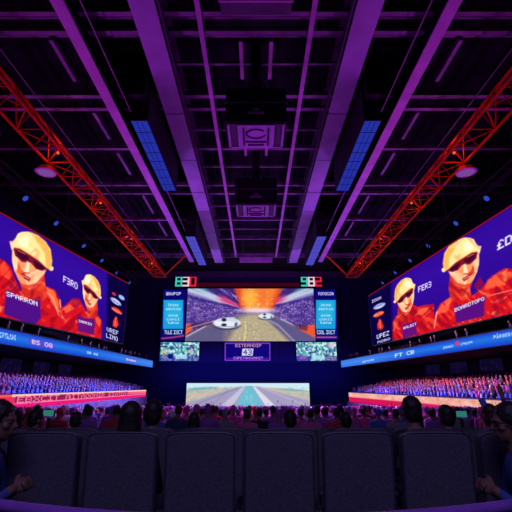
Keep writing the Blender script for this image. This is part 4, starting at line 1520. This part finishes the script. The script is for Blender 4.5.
# ---- seats: a curved near row, and the rows stepping down behind it
def make_seat():
    t = bpy.data.objects.new('theatre_seat', None)
    t.empty_display_size = .2
    COL.objects.link(t)
    # backrest: a padded slab, leaning back, with rounded top corners
    vs, fs = [], []
    n = 12
    prof = []
    w, h0, h1 = .245, .36, 1.135
    for i in range(n + 1):
        a = math.pi * i / n
        prof.append((w * math.copysign(abs(math.cos(a)) ** .35, math.cos(a)), h1 - .06 + .06 * math.sin(a) ** .6))
    ring = [(w, h0)] + prof + [(-w, h0)]
    for k, (off, ins) in enumerate(((-.055, .012), (-.045, 0), (.035, 0), (.055, .02))):
        for x, z in ring:
            zz = z - (ins if z > h0 + .01 else -ins)
            y = -.16 - .12 * (z - .42) + off
            vs.append((x * (1 - ins / w), y, zz))
    m = len(ring)
    for k in range(3):
        for i in range(m):
            j = (i + 1) % m
            fs.append((k * m + i, k * m + j, (k + 1) * m + j, (k + 1) * m + i))
    fs += [tuple(range(m))[::-1], tuple(range(3 * m, 4 * m))]
    MB().add(vs, fs).build('backrest', M_fabric, t)
    mb = MB()
    path = [(x * 1.0, -.16 - .12 * (z - .42) - .05, z) for x, z in ring]
    mb.path(path, .007, 6)
    mb.build('piping', M_seatshell, t)
    mb = MB().box((0, .08, .40), (.46, .44, .09))
    mb.build('seat_cushion', M_fabric, t, .025)
    for s in (-1, 1):
        mb = MB().box((s * .275, .02, .60), (.05, .40, .04))
        mb.build('armrest', M_seatshell, t, .012)
        mb = MB().box((s * .275, -.02, .29), (.035, .10, .58)).box((s * .275, 0, .015), (.05, .30, .03))
        mb.build('leg', M_seatshell, t, .006)
    return t


seat0 = make_seat()
used = [False]


def put_seat(x, y, z, rz, label, group):
    o = copy_tree(seat0) if used[0] else seat0
    used[0] = True
    o.location = (x, y, z)
    o.rotation_euler = (0, 0, rz)
    return tag(o, label, 'seat', group)


rowname = ['front', 'second', 'third', 'fourth', 'fifth', 'sixth']
ROWY = [3.42] + [3.25 + .9 * r for r in range(1, 6)]


def wx(px, Y, rel):
    """x of a point at photo column px, Y ahead and rel above the eye"""
    return (px - 256) / F * (Y * CP + rel * SP)


ROWX = [(wx(46, 3.15, -.32), .562), (wx(154, 4.2, -.15), .652), (wx(16.5, 5.1, -.26), .576), (wx(36.5, 6.0, -.32), .5825), (wx(76, 6.9, -.42), .6136), (-2.9, .58)]
for row in range(6):
    x0, pitch = ROWX[row]
    y = ROWY[row]
    lim = {0: 2.6, 1: 2.7}.get(row, .64 * y + .3)
    xs_ = [x0 + pitch * k for k in range(-14, 18) if abs(x0 + pitch * k) < lim]
    if row == 0:
        xs_ = [x0 + pitch * k for k in range(8)]
    n = len(xs_)
    for i, x in enumerate(xs_):
        word = NTH[i] + ' from the left' if i < n - 1 else 'last at the right end'
        if i == 0:
            word = 'first at the left end'
        put_seat(x, y, CZ + ROWZ[row], 0, 'dark slate theatre seat seen from behind in the %s row, %s' % (rowname[row], word), 'theatre seats in rows')

RED_HAIR = mat('reddish_brown_hair', (.05, .012, .012), .5, vary=.3, scale=40)
# ---- the spectators one can tell apart
NAVY, BLUE, GREY, BLACK, PURP = (.03, .035, .11), (.05, .08, .30), (.10, .10, .15), (.015, .015, .02), (.10, .05, .16)
near_person(505.5, 403.5, 2.86, 'seat_clasp', 'man in glasses and blue jacket seated sideways at right edge, hands clasped', BLUE, R(80), 0, False, True, None, .009, row=0)
near_person(2.5, 401.5, 2.86, 'seat_clasp', 'person in blue jacket seated sideways at left edge, facing right', BLUE, R(-80), 0, False, False, None, .009, row=0)
for px, s in ((505.5, 1), (2.5, -1)):
    q = pt(px, 402, 2.86)
    put_seat(q.x + s * .09, 2.85, CZ + ROWZ[0], s * R(80), 'dark theatre seat turned sideways at the %s end of the front rows' % ('right' if s > 0 else 'left'), 'theatre seats in rows')
near_person(16.5, 412, 5.1, 'seat', 'dark haired person in black top behind the left edge spectator', BLACK, 0, R(-15), True, False, None, row=2)
near_person(36.5, 410.5, 6.0, 'seat', 'dark haired person in grey top left of the teal glow panel', GREY, 0, R(-35), False, False, None, row=3)
near_person(477.5, 404.5, 6.0, 'seat_arm_up', 'red haired person raising one arm, left of the man in glasses', PURP, 0, R(20), True, False, RED_HAIR, row=3)
near_person(115, 404, 3.3, 'seat', 'long haired dark head at left of centre, nearest of the big silhouettes', BLACK, 0, R(5), True, False, None, row=0)
near_person(154, 401, 4.2, 'seat', 'short haired dark head directly right of the nearest long haired silhouette', NAVY, 0, R(-4), False, False, None, row=1)
near_person(392, 397.5, 4.2, 'seat', 'dark short haired head rising tallest right of centre over the crowd', BLACK, 0, R(-6), False, False, None, row=1)
near_person(445, 406, 5.1, 'seat', 'dark round head in front of the cream barrier board', NAVY, 0, R(4), False, False, None, row=2)
near_person(76, 412.5, 6.9, 'seat', 'dark head in navy top just right of the teal glow panel', NAVY, 0, R(10), False, False, None, row=4)
near_person(207, 413, 6.9, 'seat', 'seated person in grey top below the left half of the stage screen', GREY, 0, 0, True, False, None, row=4)
near_person(300, 411, 6.0, 'seat', 'seated person in violet top below the right half of the stage screen', PURP, 0, 0, False, False, None, row=3)
near_person(345, 413, 6.9, 'seat', 'seated person in black top right of the stage screen', BLACK, 0, R(12), False, False, None, row=4)
near_person(417, 413, 6.9, 'seat', 'seated person in blue top between the two tall dark heads at right', BLUE, 0, R(-12), True, False, None, row=4)
# bottle-like blue arm is a raised foam stick held beside the red haired person
c = pt(488.5, 411, 6.0)
fs_ = thing('foam_stick', 'bright blue foam stick raised beside the red haired person', 'foam stick', c)
MB().tube(c + Vector((-.05, .05, .16)), c + Vector((.07, 0, -.22)), .045, .045, 12).build('stick', mat('blue_foam', (.06, .16, .75), .6), fs_, smooth=True)
MB().tube(c + Vector((.07, 0, -.22)), c + Vector((.10, -.01, -.34)), .02, .02, 10).build('handle', M_black, fs_)

# curved violet rail in front of the camera
pts = []
for k in range(41):
    x = -2.3 + 4.6 * k / 40
    pts.append((x, 1.86 + .17 * x * x, CZ - .52))
rl = thing('handrail', 'curved violet handrail in front of the first seat row', 'rail', (0, 1.86, CZ - 1.24))
MB().path(pts, .026, 12).build('rail', M_rail, rl, smooth=True)
zf = CZ - 1.24
for x in (-2.1, -1.05, 0, 1.05, 2.1):
    y = 1.86 + .17 * x * x
    MB().tube((x, y, zf if y < 2.55 else CZ + ROWZ[0]), (x, y, CZ - .525), .018, n=10).build('post', M_rail, rl)

# two added glowing panels stand in for teal light among the crowd
for px, py, w2 in ((49, 413, 'left'), (461, 414, 'right')):
    c = pt(px, py, 9.2)
    t = thing('added_glow_panel', 'small added panel imitating a teal glow in the crowd, %s side' % w2, 'monitor', (c.x, c.y, pit(9.2)))
    MB().bounds((c.x - .12, c.y - .02, c.z - .07), (c.x + .12, c.y + .04, c.z + .07)).build('housing', M_black, t, .01)
    MB().bounds((c.x - .11, c.y - .03, c.z - .06), (c.x + .11, c.y - .02, c.z + .06)).build('display', emat('teal_glow', rgb(44, 118, 110), 1), t)
    MB().tube((c.x, c.y + .01, pit(9.2)), (c.x, c.y + .01, c.z - .1), .03).lathe([(.25, 0), (.24, .03), (.04, .05)], (c.x, c.y, pit(9.2)), 16).build('stand', M_black, t)

# ---- the standing crowd on the arena floor
rng = random.Random(11)
STAND_POSES = [('stand', 0.0), ('stand', .35), ('stand', -.35), ('stand_arms_up', 0.0), ('stand_arm_up', .2), ('stand_phone', 0.0)]
DRESS = [('black', (.015, .015, .02)), ('navy', (.03, .04, .14)), ('grey', (.22, .22, .26)), ('white', (.7, .68, .72)), ('violet', (.28, .09, .42)), ('pink', (.62, .10, .32)), ('red', (.5, .03, .05)), ('blue', (.06, .12, .5))]
POSEWORD = {'stand': 'with arms down', 'stand_arms_up': 'with both arms up', 'stand_arm_up': 'with one arm up', 'stand_phone': 'with raised hands'}


def low_person(pose, turn):
    return pmesh(pose, .03, .22, turn, 0, 1)


spots = []
for r_ in range(60):
    y = 9.3 + .88 * r_
    if y > 53.5:
        break
    n = int(26.6 / .68)
    order = 0
    for k in range(n):
        x = -13.2 + .68 * k + rng.uniform(-.12, .12) + (.34 if r_ % 2 else 0)
        yy = y + rng.uniform(-.14, .14)
        if x < -13.2 or x > min(13.2, 13.2 + bar_dx(yy, 1)) or abs(x) > .66 * yy + .2 or rng.random() < .10:
            continue
        if any((x - q.x) ** 2 + (yy - q.y) ** 2 < .5 for q in (pt(49, 413, 9.2), pt(461, 414, 9.2))):
            continue
        spots.append((x, yy, r_, order))
        order += 1
many = []
N_NEAR = 150
for i, (x, y, r_, order) in enumerate(spots):
    a = rng.random()
    pose, turn = STAND_POSES[0 if a < .36 else 1 if a < .58 else 2 if a < .80 else 3 if a < .84 else 4 if a < .90 else 5]
    if y < 16 and 'up' in pose:
        pose, turn = 'stand', 0.0
    dn, dc = DRESS[rng.choices(range(8), (4, 3, 3, 3, 4, 4, 2, 3))[0]]
    sc = rng.uniform(.955, 1.03)
    rz = rng.uniform(-.25, .25)
    cap = rng.random() < .45  # some crowns take the top's colour, imitating violet rim light
    if i < N_NEAR:
        if cap and dn in ('black', 'navy'):
            dn, dc = DRESS[rng.choice((4, 5, 7, 3))]
        o = bpy.data.objects.new('person', pmesh(pose, .03, .22, turn, 0, 2 if cap else 1))
        COL.objects.link(o)
        o.location = (x, y, pit(y))
        o.rotation_euler = (0, 0, rz)
        o.scale = (sc, sc, sc)
        o.color = (*dc, 1)
        lab = 'spectator in %s top%s %s, %s from left in %s standing row' % (dn, ', crown light-tinted,' if cap else '', POSEWORD[pose], NTH[order], NTH[r_])
        tag(o, lab, 'person', 'standing crowd on the arena floor')
    else:
        many.append((pose, turn, x, y, pit(y), rz, sc, dc))


def merged_crowd(name, items, label, voxel=.055, keep=.35, caps=False):
    """the rest of a crowd, past counting, as one object"""
    data = {}
    V, Q, MI, CC = [], [], [], []
    base = 0
    tri_faces = []
    for pose, turn, x, y, z, rz, sc, dc in items:
        key = (pose, round(turn, 2))
        if key not in data:
            me = pmesh(pose, voxel, keep, turn, 0, 1)
            me.calc_loop_triangles()
            v = np.empty(len(me.vertices) * 3)
            me.vertices.foreach_get('co', v)
            t = np.empty(len(me.loop_triangles) * 3, int)
            me.loop_triangles.foreach_get('vertices', t)
            mi = np.empty(len(me.loop_triangles), int)
            me.loop_triangles.foreach_get('material_index', mi)
            data[key] = (v.reshape(-1, 3), t.reshape(-1, 3), mi)
        v, t, mi = data[key]
        c, s_ = math.cos(rz), math.sin(rz)
        w = np.stack([(v[:, 0] * c - v[:, 1] * s_) * sc + x, (v[:, 0] * s_ + v[:, 1] * c) * sc + y, v[:, 2] * sc + z], 1)
        V.append(w)
        Q.append(t + base)
        MI.append(mi)
        CC.append(np.tile(np.array([*dc, 1.0], np.float32), (len(w), 1)))
        base += len(w)
    V, Q, MI, CC = np.concatenate(V), np.concatenate(Q), np.concatenate(MI), np.concatenate(CC)
    me = bpy.data.meshes.new(name)
    me.vertices.add(len(V))
    me.vertices.foreach_set('co', V.ravel())
    me.loops.add(Q.size)
    me.loops.foreach_set('vertex_index', Q.ravel().astype(np.int32))
    me.polygons.add(len(Q))
    me.polygons.foreach_set('loop_start', np.arange(0, Q.size, 3, dtype=np.int32))
    me.polygons.foreach_set('material_index', MI.astype(np.int32))
    me.polygons.foreach_set('use_smooth', np.ones(len(Q), bool))
    for mm in (M_shirt_many, M_skin, M_shirt_many if caps else M_hair, M_trouser, M_shoe):
        me.materials.append(mm)
    at = me.attributes.new('cloth', 'FLOAT_COLOR', 'POINT')
    at.data.foreach_set('color', CC.ravel())
    me.update(calc_edges=True)
    o = bpy.data.objects.new(name, me)
    COL.objects.link(o)
    return tag(o, label, 'crowd', None, 'stuff')


merged_crowd('floor_crowd', many, 'dense standing crowd filling the arena floor up to the stage', caps=True)  # hair in clothing colours imitates violet light on the heads

# ---- the crowds in the side stands and on the balconies
SEATP = [('seat', 0.0), ('seat', .3), ('seat_arm_up', 0.0)]
for s in (-1, 1):
    items = []
    z0 = STAND0[s]
    for r_ in range(NROW):
        y = 20.5
        while y < 54.5:
            y += .56 + rng.uniform(-.04, .04)
            if rng.random() < .05:
                continue
            far = (y - 20) / 34
            if s > 0:
                base = [(.10, .16, .80), (.12, .18, .80), (.20, .16, .70), (.55, .06, .34), (.85, .06, .08), (.90, .12, .03), (.80, .05, .12), (.36, .06, .45)][r_]
            else:
                base = [(.10, .16, .75), (.12, .20, .78), (.14, .16, .70), (.20, .12, .62), (.34, .08, .50), (.40, .08, .48), (.34, .07, .46), (.24, .07, .46)][r_]
                if r_ >= 3 and y < 29:
                    base = (.52, .06, .26)
            a = rng.random()
            col = base if a < .74 else (.6, .5, .7) if a < .77 else (.03, .03, .08) if a < .88 else rng.choice(((.6, .1, .3), (.1, .2, .7), (.4, .1, .5)))
            x = BARX + .25 + RP * r_ + .42 + bar_dx(y, s) + rng.uniform(-.05, .05)
            pose, turn = SEATP[0 if a < .5 else 1 if a < .93 else 2]
            items.append((pose, turn, s * x, y, z0 + RR * r_ - .12, s * R(62) + rng.uniform(-.2, .2), rng.uniform(.95, 1.04), col, r_))
    items.sort(key=lambda q: q[3])
    near = items[:75]
    seen = {}
    for it in near:
        pose, turn, x, y, z, rz, sc, dc, r_ = it
        o = bpy.data.objects.new('person', pmesh(pose, .03, .22, turn, 0, 2))
        COL.objects.link(o)
        o.location, o.rotation_euler, o.scale = (x, y, z + .12), (0, 0, rz), (sc, sc, sc)
        o.color = (*dc, 1)
        k = seen[r_] = seen.get(r_, -1) + 1
        cname = 'blue' if dc[2] > .55 and dc[0] < .3 else 'white' if min(dc) > .5 else 'dark' if max(dc) < .1 else 'orange red' if dc[0] > .7 else 'purple' if dc[2] > .3 else 'red'
        act = 'raising an arm' if pose == 'seat_arm_up' else 'sitting'
        lab = 'spectator in %s, %s, %s from camera in %s row of %s stand' % (cname, act, NTH[k], NTH[r_], side[s])
        tag(o, lab, 'person', 'seated crowd in the %s stand' % side[s])
    merged_crowd('stand_crowd', [q[:4] + (q[4] + .12,) + q[5:8] for q in items[75:]], 'dense seated crowd in the lower stand on the %s, coloured in bands' % side[s], caps=True)
    items = []
    for r_ in (0,):
        y = 19.0
        while y < 55.5:
            y += .62 + rng.uniform(-.08, .1)
            if rng.random() < .72:
                continue
            x = bal_x(y, s) + .15 + .85 * r_ + .40
            dc = rng.choice(((.02, .02, .05), (.03, .03, .08), (.05, .04, .07)))
            items.append(('seat', 0.0 if rng.random() < .6 else .3, s * x, y, CZ + 2.75 + .32 * r_, s * R(62) + rng.uniform(-.2, .2), rng.uniform(.95, 1.04), dc))
    merged_crowd('balcony_crowd', items, 'dim seated crowd on the upper balcony at %s' % side[s], caps=True)
